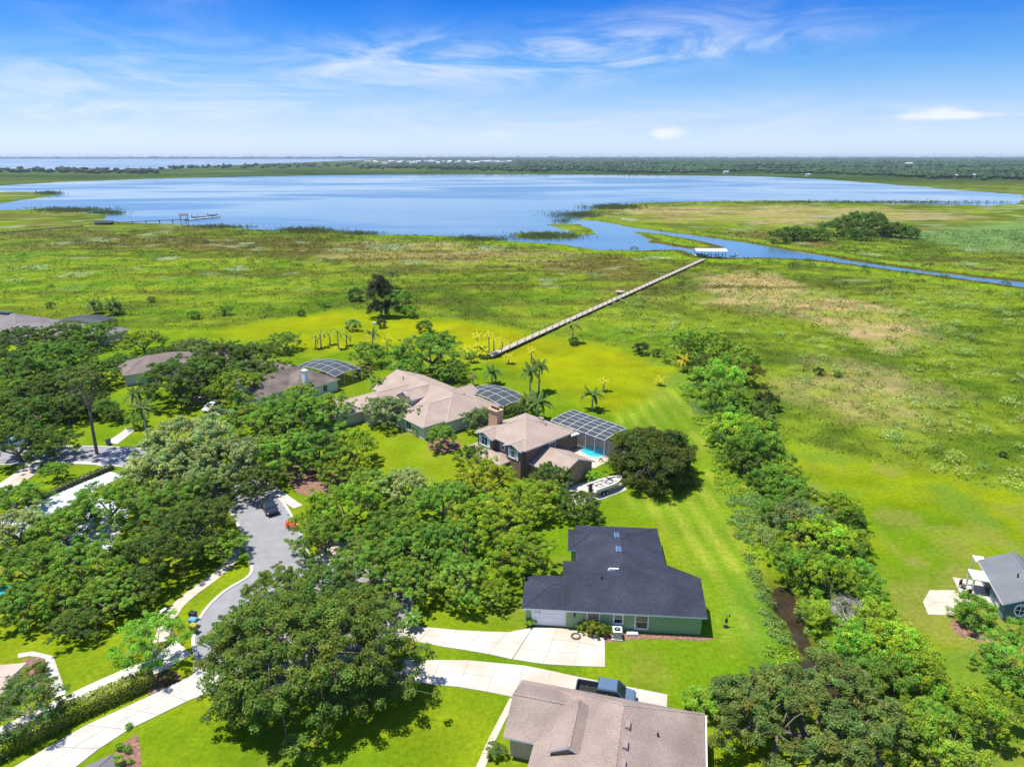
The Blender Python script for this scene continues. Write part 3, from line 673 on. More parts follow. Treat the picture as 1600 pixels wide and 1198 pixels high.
for yy, zz_k in ((12.9, 3.98), (9.3, 4.18)):
    sk = box('skylight', 10.0, 10.6, yy, yy + 1.2, zz_k - .25, zz_k + .16, METAL, ha); box('pane', 10.05, 10.55, yy + .05, yy + 1.15, zz_k + .15, zz_k + .19, SKYL, sk)
vent(ha, 9.5, 6.0, 4.0, 1.4, 0.22, 0.1, WHITEB)
pipe(ha, 11.7, 14.0, 3.7); pipe(ha, 8.0, 3.9, 4.0)
tag(ha, 'single storey green house with dark slate grey roof and white garage door', 'house')

# B: taupe roofed house at the bottom edge
RB = shingle('taupe_shingle', (0.25, 0.195, 0.162), 0.45, 0.18)
TANW = mat('tan_stucco', (0.50, 0.38, 0.27), 0.85, 0.08, 2, 0.3, 12)
hb = empty('taupe_roofed_house', (0.0, 49.6, 0), R(-14.5))
wing(hb, 0.6, 9.4, -3.0, 3.0, 2.75, 0.42, 'x', (0, 0), 0.5, RB, TANW)
wing(hb, 3.4, 16.4, -16.0, 2.9, 2.75, 0.37, 'y', (0, .5), 0.55, RB, TANW, dz=0.02)
wing(hb, 4.6, 7.5, -4.9, 0.0, 3.75, 0.5, 'y', (0, 0), 0.2, RB, mat('brown_gable', (0.32, 0.20, 0.11), 0.8, 0.1, 3), dz=0.1)
for k, yy in enumerate((-2.1, -4.2, -6.1)): vent(hb, 10.5, yy, 5.0, 0.5, 0.9, 0.2, mat('vent_brown', (0.25, 0.19, 0.17), 0.7))
pipe(hb, 13.0, -1.6, 4.0)
window(hb, 0.6, -1.2, 1.4, math.pi, 1.0, 1.3)
b_ = MB(); b_.box(17.0, 17.12, -16, 3.3, 2.42, 2.56); b_.build('gutter', WHITE, hb)
tag(hb, 'taupe shingle roofed house cut by the bottom edge of the picture', 'house')

# C: brown two storey house with a pool cage
RC = shingle('beige_shingle', (0.315, 0.245, 0.195), 0.3, 0.12)
BRW = mat('brown_siding', (0.19, 0.125, 0.095), 0.75, 0.12, 1.5, 0.4, 3, stretch=(0.2, 0.2, 8))
BRW2 = mat('brown_stucco', (0.32, 0.215, 0.155), 0.85, 0.08, 2)
ca = math.atan2(-0.727, 0.686)
hc = empty('brown_two_storey_house', (-6.1, 108.9, 0), ca)   # local x runs towards the camera right, local y away to the right
wing(hc, 0.5, 11.6, 0.5, 11.4, 5.45, 0.36, 'x', (1, 1), 0.55, RC, BRW)
wing(hc, 0.9, 4.6, -0.5, 4.0, 5.40, 0.36, 'y', (0, 0), 0.45, RC, BRW, dz=-0.02)
wing(hc, 8.0, 11.3, -0.4, 4.0, 5.38, 0.36, 'y', (0, 0), 0.45, RC, BRW, dz=-0.03)
wing(hc, -0.4, 8.4, -2.2, 1.0, 2.6, 0.30, 'x', (1, 1), 0.4, RC, BRW2, dz=0.0)
wing(hc, 9.5, 18.2, 1.6, 9.2, 2.75, 0.42, 'x', (0, 0), 0.4, RC, BRW2)
wing(hc, 1.0, 9.2, 11.0, 15.8, 2.9, 0.06, 'x', (0, 0), 0.3, mat('flat_white_roof', (0.70, 0.70, 0.72), 0.5, 0.05, 1), BRW)
window(hc, 2.7, -0.5, 4.2, -math.pi / 2, 1.5, 1.5, div=(2, 2), fr=0.16)
for sx in (1.55, 3.85): box('shutter', sx - .25, sx + .25, -0.60, -0.51, 3.3, 5.05, WHITE, hc)
window(hc, 6.2, 0.5, 4.1, -math.pi / 2, 0.8, 1.2, div=(1, 2), fr=0.14)
window(hc, 9.6, -0.4, 4.0, -math.pi / 2, 0.9, 1.2, div=(1, 2), fr=0.16)
for sx in (8.7, 10.6): box('shutter', sx - .22, sx + .22, -0.49, -0.41, 3.2, 4.9, WHITE, hc)
window(hc, 11.6, 6.6, 4.2, 0, 1.3, 0.8, div=(2, 1), fr=0.14)
window(hc, 11.6, 9.9, 4.4, 0, 1.5, 0.7, div=(1, 1), fr=0.06, fm=BRW, gm_=mat('amber_glass', (0.25, 0.22, 0.05), 0.1, 0.3, 2))
dr = box('side_door', 18.2, 18.27, 2.6, 3.5, 0.05, 2.1, WHITE, hc); box('door_handle', 18.27, 18.33, 3.3, 3.38, 1.0, 1.1, METAL, dr)
ch = MB(); ch.box(0.2, 2.4, 2.6, 3.9, 4.5, 8.4); ch.box(0.05, 2.55, 2.45, 4.05, 8.4, 8.65); ch = ch.build('chimney', mat('orange_brick', (0.50, 0.30, 0.18), 0.85, 0.2, 5), hc)
for k in range(3): box('flue', 0.45 + k * .65, 0.85 + k * .65, 3.0, 3.4, 8.65, 8.95, BLACK, ch)
vent(hc, 7.0, 8.8, 7.0, 1.2, 0.4, 0.2, mat('vent_tan', (0.35, 0.28, 0.23), 0.7)); pipe(hc, 8.8, 8.0, 6.5)
tag(hc, 'brown two storey house with beige roof and brick chimney', 'house')

SCREEN = bpy.data.materials.new('insect_screen'); t, b = nodes_of(SCREEN)
b.inputs['Base Color'].default_value = (0.03, 0.035, 0.045, 1); b.inputs['Roughness'].default_value = 0.6
nzs = t.nodes.new('ShaderNodeTexNoise'); nzs.inputs['Scale'].default_value = 0.7
mrs = t.nodes.new('ShaderNodeMapRange'); mrs.inputs[3].default_value = 0.82; mrs.inputs[4].default_value = 0.97
tr = t.nodes.new('ShaderNodeBsdfTransparent'); ms = t.nodes.new('ShaderNodeMixShader')
t.links.new(nzs.outputs[0], mrs.inputs[0]); t.links.new(mrs.outputs[0], ms.inputs[0]); t.links.new(tr.outputs[0], ms.inputs[1]); t.links.new(b.outputs[0], ms.inputs[2]); t.links.new(ms.outputs[0], t.nodes['Material Output'].inputs[0])
SIDESCREEN = bpy.data.materials.new('side_screen'); t, b = nodes_of(SIDESCREEN)
b.inputs['Base Color'].default_value = (0.03, 0.035, 0.04, 1)
nzs = t.nodes.new('ShaderNodeTexNoise'); nzs.inputs['Scale'].default_value = 0.7
mrs = t.nodes.new('ShaderNodeMapRange'); mrs.inputs[3].default_value = 0.15; mrs.inputs[4].default_value = 0.35
tr = t.nodes.new('ShaderNodeBsdfTransparent'); ms = t.nodes.new('ShaderNodeMixShader')
t.links.new(nzs.outputs[0], mrs.inputs[0]); t.links.new(mrs.outputs[0], ms.inputs[0]); t.links.new(tr.outputs[0], ms.inputs[1]); t.links.new(b.outputs[0], ms.inputs[2]); t.links.new(ms.outputs[0], t.nodes['Material Output'].inputs[0])
def pool_cage(label, loc, rz, w, d, nu, nv, h0, hfun, fm, tint=SCREEN, bw=0.10):
    """screened enclosure: aluminium beams with one screen panel in each bay"""
    root = empty('pool_cage', (*loc, 0), rz); tag(root, label, 'pool cage')
    p = [[(w * i / nu, d * j / nv, hfun(i / nu, j / nv)) for j in range(nv + 1)] for i in range(nu + 1)]
    for i in range(nu + 1):
        b = MB()
        for j in range(nv): b.bar(p[i][j], p[i][j + 1], bw, bw)
        b.build('beam', fm, root)
    for j in range(nv + 1):
        b = MB()
        for i in range(nu): b.bar(p[i][j], p[i + 1][j], bw * 0.9, bw * 0.9)
        b.build('beam', fm, root)
    for i in range(nu):
        for j in range(nv):
            q = [p[i][j], p[i + 1][j], p[i + 1][j + 1], p[i][j + 1]]
            mobj('screen_panel', [(x, y, z + 0.03) for x, y, z in q], [(0, 1, 2), (0, 2, 3)], tint, root, recalc=False)
    rim = [(i, 0) for i in range(nu + 1)] + [(nu, j) for j in range(1, nv + 1)] + [(i, nv) for i in range(nu - 1, -1, -1)] + [(0, j) for j in range(nv - 1, 0, -1)]
    for k, (i, j) in enumerate(rim):
        x, y, z = p[i][j]; b = MB(); b.bar((x, y, 0), (x, y, z - .05), bw, bw); b.build('post', fm, root)
        i2, j2 = rim[(k + 1) % len(rim)]; x2, y2, z2 = p[i2][j2]
        mobj('side_panel', [(x, y, .1), (x2, y2, .1), (x2, y2, z2 - .1), (x, y, z - .1)], [(0, 1, 2, 3)], SIDESCREEN, root, recalc=False)
    return root
WFR = mat('white_aluminium', (0.50, 0.51, 0.53), 0.4, 0.05, 2)
BFR = mat('bronze_aluminium', (0.08, 0.065, 0.05), 0.5, 0.1, 2)
def loc2(root, x, y):
    c, s = math.cos(root.rotation_euler.z), math.sin(root.rotation_euler.z)
    return (root.location.x + c * x - s * y, root.location.y + s * x + c * y)
pool_cage('white framed square pool cage with flat dark screens behind the brown house', loc2(hc, 2.2, 16.3), ca, 12.8, 6.2, 6, 5, 3.4, lambda u, v: 3.2 + 0.5 * min(1, 2 * v), WFR)
deck = sheet('pool_deck', [loc2(hc, 2.0, 11.6), loc2(hc, 16.8, 11.6), loc2(hc, 16.0, 22.8), loc2(hc, 2.0, 22.8)], 0.03, CONC_T); tag(deck, 'tan deck around the turquoise pool', 'patio', kind='structure')
POOLW = mat('pool_water', (0.03, 0.42, 0.48), 0.08, 0.2, 0.8, spec=0.5)
pl = [loc2(hc, *q) for q in ((10.3, 15.0), (13.0, 14.5), (14.6, 15.4), (15.0, 17.0), (14.0, 18.6), (11.0, 19.4), (9.6, 17.6))]
pw = sheet('swimming_pool', pl, 0.05, POOLW); tag(pw, 'turquoise swimming pool inside the square white cage', 'pool', kind='structure')
cp = ribbon('pool_coping', pl + [pl[0]], 0.4, 0.0, 0.1, CONC); cp.parent = pw

# D: large beige house
da = math.atan2(-0.744, 0.668)
BEIGEW = mat('cream_stucco', (0.55, 0.53, 0.48), 0.85, 0.06, 2)
hd = empty('beige_house', (-29.6, 138.2, 0), da)
wing(hd, -0.6, 25.5, 0.5, 13.0, 2.9, 0.40, 'x', (0, 1), 0.5, RC, BEIGEW)
wing(hd, 15.4, 25.0, -4.4, 8.0, 2.95, 0.38, 'y', (1, 0), 0.5, RC, BEIGEW, dz=0.03)
wing(hd, 2.0, 12.0, -8.0, 4.0, 2.75, 0.34, 'y', (1, 0), 0.5, RC, BEIGEW)
wing(hd, 9.5, 14.1, 0.1, 7.0, 4.2, 0.45, 'y', (0, 0), 0.4, RC, BEIGEW, dz=0.02)
wing(hd, 12.6, 17.4, 6.0, 14.6, 3.1, 0.45, 'y', (0, 0), 0.4, RC, BEIGEW, dz=0.0)
wing(hd, -0.2, 9.0, -17.0, -7.6, 2.6, 0.34, 'x', (1, 1), 0.5, RC, BEIGEW)
def arch(root, x, y, z, ang, w):
    n = Vector((math.cos(ang), math.sin(ang), 0)); s = Vector((-n.y, n.x, 0)); c = Vector((x, y, z))
    def half(r, d, k=10): return [c + s * (r * math.cos(math.pi * i / k)) + Vector((0, 0, r * math.sin(math.pi * i / k))) + n * d for i in range(k + 1)]
    a, b2 = half(w / 2 + .14, .06), half(w / 2 + .14, -.02); m_ = len(a)
    o = mobj('arched_window', a + b2, [tuple(range(m_)), tuple(range(m_, 2 * m_))] + [(i, (i + 1) % m_, (i + 1) % m_ + m_, i + m_) for i in range(m_)], WHITE, root)
    a = half(w / 2, .085); mobj('pane', a, [tuple(range(m_))], GLASS, o)
    bb = MB()
    for k in (1, 2, 3): bb.bar(c + n * .1, c + n * .1 + s * math.cos(k * math.pi / 4) * w / 2 + Vector((0, 0, math.sin(k * math.pi / 4) * w / 2)), .05)
    bb.build('muntin', WHITE, o)
arch(hd, 11.8, 0.1, 3.95, -math.pi / 2, 2.2); window(hd, 11.8, 0.1, 3.6, -math.pi / 2, 2.4, .45, div=(3, 1))
arch(hd, -0.6, 5.4, 3.1, math.pi, 1.8); window(hd, -0.6, 5.4, 2.1, math.pi, 1.6, 1.5, div=(2, 1))
window(hd, 25.0, -1.6, 1.4, 0, 1.0, 1.6); window(hd, 20.0, -4.4, 1.4, -math.pi / 2, 1.6, 1.5, div=(2, 1))
for x_, y_, z_ in ((10.0, 7.0, 5.3), (20.0, 8.6, 4.8), (19.2, -1.0, 4.4)): vent(hd, x_, y_, z_, .9, .35, .14, MATS['vent_tan'])
pipe(hd, 20.6, -2.2, 4.0); pipe(hd, 4.0, 5.0, 5.0)
tag(hd, 'large beige roofed house with arched dormer window', 'house')
def dome(h, k): return lambda u, v: h + k * math.sin(math.pi * u) * 0.8 + k * 0.5 * math.sin(math.pi * v)
pool_cage('white framed domed pool cage beside the large beige house', loc2(hd, 14.0, 13.6), da, 12.5, 7.0, 5, 3, 2.6, dome(2.5, .8), WFR)

# E: weathered grey brown roof with white chimney
RE = shingle('weathered_shingle', (0.135, 0.108, 0.09), 0.25, 0.40)
ea = math.atan2(-12.5, 17.0)
PALEW = mat('pale_stucco', (0.60, 0.60, 0.58), 0.85, 0.05, 2)
he = empty('weathered_roof_house', (-57.5, 158.0, 0), ea)
wing(he, 3.0, 22.5, -10.5, 0.5, 2.9, 0.44, 'x', (1, 1), 0.5, RE, PALEW)
wing(he, 9.0, 19.5, -17.5, -4.0, 2.9, 0.44, 'y', (0, 0), 0.5, RE, PALEW, dz=0.03)
wing(he, 0.0, 9.5, -16.0, -6.0, 2.8, 0.44, 'y', (1, 0), 0.5, RE, PALEW, dz=-0.02)
ch = MB(); ch.box(20.7, 21.7, -7.4, -6.5, 3.0, 6.2); ch.box(20.6, 21.8, -7.5, -6.4, 6.2, 6.4); ch.build('chimney', WHITE, he)
for x_, y_ in ((12.5, -4.4), (17.0, -4.2)): vent(he, x_, y_, 5.0, 1.2, .5, .3, MATS['vent_tan'])
window(he, 22.5, -3.0, 1.4, 0, 1.2, 1.5); window(he, 14.0, -17.5, 1.4, -math.pi / 2, 1.6, 1.4, div=(2, 1))
tag(he, 'house with weathered streaked brown roof and white chimney', 'house')
pool_cage('blue screened pool cage behind the white chimney house', loc2(he, 7.5, 1.2), ea, 13.5, 7.5, 5, 3, 2.8, dome(2.7, .9), WFR)

# F: long brown roofed house behind the oaks
RF = shingle('brown_shingle', (0.17, 0.135, 0.115), 0.3, 0.22)
fa = math.atan2(17.5, 19.0)
hf = empty('long_brown_roof_house', (-91.5, 153.0, 0), R(34))
wing(hf, 0.0, 17.0, -6.0, 5.0, 2.9, 0.40, 'x', (1, 1), 0.5, RF, BEIGEW)
wing(hf, 12.0, 28.0, -12.0, 0.0, 2.95, 0.40, 'x', (1, 1), 0.5, RF, BEIGEW, dz=0.02)
window(hf, -0.0, -0.5, 1.4, math.pi, 1.4, 1.4, div=(2, 1)); window(hf, 5.0, -6.0, 1.4, -math.pi / 2, 1.4, 1.4, div=(2, 1))
vent(hf, 6, 2.0, 3.9, 1, .4, .2, MATS['vent_tan'])
tag(hf, 'long brown roofed house mostly hidden behind dark oaks', 'house')
pool_cage('dark teal domed pool cage behind the long brown roof', loc2(hf, 14.0, 1.2), R(34) - 0.45, 13.5, 8.0, 5, 3, 2.9, dome(2.9, 1.3), BFR)

# G: broad grey roofed house at the far left
RG = shingle('grey_shingle', (0.175, 0.155, 0.15), 0.3, 0.14)
hg = empty('broad_grey_roof_house', (-152, 196.0, 0), R(-13))
wing(hg, -12, 14, -6.0, 9.0, 3.0, 0.42, 'x', (1, 1), 0.6, RG, TANW)
wing(hg, 8, 28, -8.0, 3.0, 3.0, 0.40, 'x', (1, 1), 0.6, RG, TANW, dz=0.03)
wing(hg, 22, 41, -4.0, 5.0, 2.8, 0.40, 'x', (0, 1), 0.6, RG, TANW, dz=-0.02)
for k in range(3): box('solar_panel', -4 + k * 3.0, -1.2 + k * 3.0, 0.6, 2.2, 6.1, 6.35, mat('solar_panel', (0.03, 0.035, 0.06), 0.2, 0.2, 2), hg)
window(hg, 28.0, -7.99, 1.5, -math.pi / 2, 1.6, 1.5, div=(2, 1))
tag(hg, 'broad grey roofed house at the far left behind oaks', 'house')
pool_cage('dark low pool cage behind the broad grey roof', loc2(hg, 16.0, 5.5), R(-13), 14, 8, 5, 3, 3, dome(3.0, 1.2), BFR)

# H: blue grey cottage on the right edge
RH = shingle('slate_shingle', (0.145, 0.15, 0.16), 0.3, 0.12)
BLUEW = mat('blue_grey_siding', (0.13, 0.20, 0.22), 0.75, 0.06, 1.5, 0.3, 3, stretch=(0.2, 0.2, 7))
hh = empty('blue_grey_cottage', (55.9, 65.1, 0), R(-18))
wing(hh, -0.3, 5.6, -0.2, 8.0, 2.7, 0.55, 'y', (0, 0), 0.5, RH, BLUEW)
wing(hh, 3.6, 14.0, -1.8, 7.4, 2.65, 0.40, 'x', (0, 0), 0.45, RH, BLUEW, dz=-0.2)
BLUEL = mat('pale_blue_trim', (0.50, 0.60, 0.64), 0.6, 0.05, 2)
ow = MB()
for k in range(20):
    a, c = 2 * math.pi * k / 20, 2 * math.pi * (k + 1) / 20
    ow.add([(1.15 + q * math.cos(t_) * .62, -0.2 - d_, 1.7 + q * math.sin(t_) * .85) for d_ in (0.0, 0.09) for q in (.72, 1.0) for t_ in (a, c)], [(0, 1, 3, 2), (4, 6, 7, 5), (0, 4, 5, 1), (2, 3, 7, 6)])
ow = ow.build('oval_window', WHITEB, hh); mobj('pane', [(1.15 + .45 * math.cos(2 * math.pi * k / 20), -0.24, 1.7 + .62 * math.sin(2 * math.pi * k / 20)) for k in range(20)], [tuple(range(20))], GLASS, ow)
mm = MB(); mm.box(1.11, 1.19, -0.29, -0.24, 1.1, 2.3); mm.box(.72, 1.58, -0.30, -0.25, 1.66, 1.74); mm.build('muntin', WHITEB, ow)
pr = MB(); pr.box(-2.4, -0.35, 4.0, 6.2, 2.15, 2.28); pr.build('porch_roof', WHITEB, hh)
for yy in (4.15, 6.05):
    b_ = MB(); b_.bar((-2.25, yy, 0), (-2.25, yy, 2.15), .16); b_.build('porch_post', BLUEL, hh)
box('porch_floor', -3.4, -0.32, 2.4, 7.4, 0.0, 0.16, CONC_W, hh)
dr = box('door', -0.38, -0.31, 4.6, 5.6, .16, 2.1, BLACK, hh); box('door_handle', -.44, -.38, 4.7, 4.8, 1.1, 1.2, METAL, dr)
window(hh, -0.3, 1.6, 1.5, math.pi, .9, 1.2); pipe(hh, 1.6, 3.4, 3.9)
sa = MB(); sa.box(-1.0, 0.2, 8.5, 9.8, 2.2, 2.3); sa.build('awning', WHITEB, hh)
for xx in (-1.0,):
    b_ = MB(); b_.bar((xx + .1, 9.6, 0), (xx + .1, 9.6, 2.2), .1); b_.build('porch_post', BLUEL, hh)
tag(hh, 'blue grey cottage with oval white window at the right edge', 'house')
# porch furniture on the cottage deck
for k, (lx, ly, lab) in enumerate(((-2.6, 3.2, 'dark porch chair at the near corner of the cottage deck'), (-2.9, 5.2, 'dark porch chair beside the cottage porch post'))):
    w_ = loc2(hh, lx, ly); c_ = empty('porch_chair', (*w_, 0.16), R(30 * k)); tag(c_, lab, 'chair', 'chairs on the cottage porch')
    box('seat', -.3, .3, -.3, .3, .38, .46, WOODD, c_); box('backrest', -.3, .3, .24, .32, .46, 1.0, WOODD, c_)
    for sx in (-.26, .26):
        for sy in (-.26, .26): box('leg', sx - .03, sx + .03, sy - .03, sy + .03, 0, .38, WOODD, c_)

# I, J: corners of two houses at the lower left
hi_ = empty('beige_corner_house', (*G(30, 1085), 0), R(8))
wing(hi_, -9, -0.3, -2.2, 1.6, 2.2, 0.22, 'x', (0, 0), 0.45, shingle('pink_shingle', (0.42, 0.33, 0.27), 0.18, 0.1), TANW)
tag(hi_, 'corner of a beige roofed house cut by the left edge', 'house')
hj = empty('charcoal_corner_house', (*G(160, 1262), 0), R(-52))
wing(hj, -2.5, 5.0, -7.0, 1.0, 2.3, 0.36, 'x', (1, 1), 0.5, shingle('charcoal_shingle', (0.16, 0.15, 0.15), 0.2, 0.1), TANW)
tag(hj, 'grey roof corner of a house cut by the bottom left edge', 'house')

# ------------------------------------------------------------------ plants
def rot_frames(n, rng):
    a = rng.normal(size=(n, 3)); return a / np.linalg.norm(a, axis=1, keepdims=True)
def leaves(rng, cen, rad, count, size, up=0.35, flat=0.75, shell=0.62, tint=None, aspect=0.55, low=-0.45):
    """small rhombic leaf sprays spread over the outer part of each clump"""
    k = rng.choice(len(cen), count, p=(rad ** 2) / (rad ** 2).sum())
    d = rot_frames(count, rng); d[:, 2] = np.where(d[:, 2] < low, -d[:, 2], d[:, 2])
    rr = rad[k] * (shell + (1.12 - shell) * rng.random(count) ** 0.6)
    p = cen[k] + d * rr[:, None] * np.array([1, 1, flat])
    n = d * 0.6 + np.array([0, 0, up]) + rng.normal(size=(count, 3)) * 0.45
    n /= np.linalg.norm(n, axis=1, keepdims=True)
    tt = np.cross(n, rot_frames(count, rng)); tt /= np.linalg.norm(tt, axis=1, keepdims=True)
    s = np.cross(n, tt)
    L = (size * (0.6 + 0.8 * rng.random(count)))[:, None]
    V = np.stack([p - tt * L * .5, p + s * L * aspect * .5, p + tt * L * .5, p - s * L * aspect * .5], 1).reshape(-1, 3)
    F = np.arange(count * 4).reshape(-1, 4)
    ct = 0.78 + 0.44 * rng.random(len(cen)); hue = rng.normal(size=len(cen)) * 0.10
    g_ = ct[k] * (0.75 + 0.5 * rng.random(count)); h_ = hue[k] + rng.normal(size=count) * 0.08
    T = np.stack([g_ * (1 + h_ * 1.3), g_, g_ * (1 - h_ * .6)], 1)
    if tint is not None: T = tint(T, p, k, rng)
    return V, F, np.repeat(np.clip(T, 0.1, 3), 4, 0)
CROWNS = {}
def oak_mesh(key, seed, Rr=8.0, H=0.62, base=2.4, nc=36, sub=7, count=30000, size=0.295, cr=(0.045, 0.09), sig=0.105, moss=0.0, trunk_r=0.42, bark=BARK, lim=7, flat=0.75, lowf=0.35, twigs=True):
    """crown of boughs, each carrying a loose cluster of small leaf sprays"""
    rng = np.random.default_rng(seed)
    ph = rng.random(4) * 6.28
    def outline(a): return 1 + 0.14 * np.sin(2 * a + ph[0]) + 0.11 * np.sin(3 * a + ph[1]) + 0.09 * np.sin(5 * a + ph[2]) + .05 * np.sin(9 * a + ph[3])
    a = (np.arange(nc) * 2.39996 + rng.normal(size=nc) * .35); q = np.sqrt((np.arange(nc) + .5) / nc) * 0.88 + rng.normal(size=nc) * .03
    q = np.clip(q, 0, .92); r = q * Rr * outline(a)
    top = base + H * Rr * np.sqrt(np.clip(1 - q ** 2.3, 0.02, 1)) * 1.12
    z = base + (top - base) * (0.84 + 0.28 * rng.random(nc))
    nl = int(nc * lowf); al = rng.random(nl) * 6.283; ql = .35 + .6 * rng.random(nl) ** .5
    zl = base + H * Rr * (.02 + .35 * rng.random(nl))
    bough = np.concatenate([np.stack([r * np.cos(a), r * np.sin(a), z], 1), np.stack([ql * Rr * outline(al) * np.cos(al), ql * Rr * outline(al) * np.sin(al), zl], 1)])
    nb = len(bough); kb = np.repeat(np.arange(nb), sub)
    cen = bough[kb] + rng.normal(size=(nb * sub, 3)) * Rr * sig * np.array([1, 1, .55])
    cen[:, 2] = np.maximum(cen[:, 2], base * .35)
    rad = Rr * (cr[0] + (cr[1] - cr[0]) * rng.random(len(cen)))
    bt = .82 + .36 * rng.random(nb); bh = rng.normal(size=nb) * .06
    def tint(T, p, k, rng):
        T = T * bt[kb[k]][:, None] * np.stack([1 + bh[kb[k]], np.ones(len(k)), 1 - bh[kb[k]]], 1)
        if moss > 0:
            mk = rng.random(len(T)) < moss
            T[mk] = np.array([1.7, 1.4, 2.3]) * (0.8 + .4 * rng.random(mk.sum()))[:, None]
        return T
    V, F, T = leaves(rng, cen, rad, count, size, up=.5, flat=flat, shell=.30, tint=tint)
    crown = fastmesh('crown', V, F, LEAF, T)
    b = MB(); rnd = random.Random(seed)
    tb = Vector((0, 0, base * 0.75)); lean = Vector((rnd.uniform(-.5, .5), rnd.uniform(-.5, .5), 0)) * min(1, Rr / 6)
    b.tube([(0, 0, -.3), (0, 0, .3), tb * .6 + lean * .4, tb + lean], [trunk_r * 1.5, trunk_r * 1.1, trunk_r * .95, trunk_r * .9], 8)
    limbs = []
    for i in range(lim):
        aa = 6.283 * i / lim + rnd.uniform(-.3, .3); rr = Rr * rnd.uniform(.38, .62); zz = base + H * Rr * rnd.uniform(.3, .65)
        e = Vector((rr * math.cos(aa), rr * math.sin(aa), zz)); m_ = (tb + lean).lerp(e, .5) + Vector((rnd.uniform(-.06, .06) * Rr, rnd.uniform(-.06, .06) * Rr, rnd.uniform(-.02, .06) * Rr))
        b.tube([tb + lean * .9, m_, e], [trunk_r * .6, trunk_r * .42, trunk_r * .26], 6, False); limbs.append((m_, e))
    for i, c in enumerate(bough):
        c = Vector(c); m_, e = min(limbs, key=lambda t_: (t_[1] - c).length)
        s0 = e if (e - c).length < (m_ - c).length else m_
        mid = s0.lerp(c, .55) + Vector((rnd.uniform(-.05, .05), rnd.uniform(-.05, .05), rnd.uniform(-.01, .06))) * Rr
        b.tube([s0, mid, c], [trunk_r * .24, trunk_r * .16, trunk_r * .08], 4, False)
        if twigs:
            for cc in cen[i * sub:(i + 1) * sub]: b.tube([c, Vector(cc)], [trunk_r * .08, trunk_r * .03], 3, False)
    me = bpy.data.meshes.new('trunk'); me.from_pydata(b.v, [], b.f); me.materials.append(bark)
    me.polygons.foreach_set('use_smooth', [True] * len(me.polygons)); me.update()
    CROWNS[key] = (crown, me, Rr, base + H * Rr * 0.52)
for i in range(5): oak_mesh('oak%d' % i, 100 + i * 7, moss=0.03)
for i in range(2): oak_mesh('moss%d' % i, 200 + i * 7, moss=0.12, nc=42)
for i in range(2): oak_mesh('big%d' % i, 300 + i * 7, Rr=12.0, H=0.50, base=2.6, nc=72, sub=8, count=88000, size=0.31, cr=(0.036, 0.074), sig=.075, moss=0.04, trunk_r=.6, lim=9, lowf=.5)
for i in range(3): oak_mesh('bushy%d' % i, 400 + i * 9, Rr=5.0, H=0.95, base=0.9, nc=26, sub=7, count=15000, size=0.27, cr=(0.06, 0.13), sig=.13, trunk_r=.2, lim=5, flat=.9)
oak_mesh('dense', 503, Rr=7.4, H=0.72, base=0.9, nc=70, sub=7, count=48000, size=0.30, cr=(0.06, 0.115), sig=.085, trunk_r=.4, lowf=.6)
for i in range(2): oak_mesh('airy%d' % i, 510 + 7 * i, Rr=4.0, H=0.75, base=2.0, nc=26, sub=6, count=11000, size=0.20, cr=(0.06, 0.12), sig=.11, trunk_r=.16, bark=PALEBARK)
oak_mesh('pine', 520, Rr=4.2, H=1.05, base=12.0, nc=22, sub=5, count=9000, size=0.28, cr=(0.06, 0.13), sig=.12, trunk_r=.30, lim=6)
oak_mesh('round', 530, Rr=2.0, H=1.0, base=0.35, nc=30, sub=4, count=7000, size=0.16, cr=(0.12, 0.2), sig=.07, trunk_r=.1, lim=4, flat=.9, twigs=False)
oak_mesh('cypress', 540, Rr=3.6, H=2.3, base=1.2, nc=60, sub=7, count=30000, size=0.26, cr=(0.10, 0.18), sig=.12, trunk_r=.3, flat=1.3)
oak_mesh('lollipop', 550, Rr=3.4, H=0.72, base=1.5, nc=34, sub=5, count=11000, size=0.22, cr=(0.08, 0.14), sig=.07, trunk_r=.16, lim=5)
oak_mesh('dead', 560, Rr=4.2, H=0.8, base=0.8, nc=60, sub=9, count=700, size=0.2, cr=(0.06, 0.12), sig=.16, trunk_r=.22, bark=mat('grey_dead_wood', (0.42, 0.39, 0.36), 0.95, 0.2, 4), lim=8)

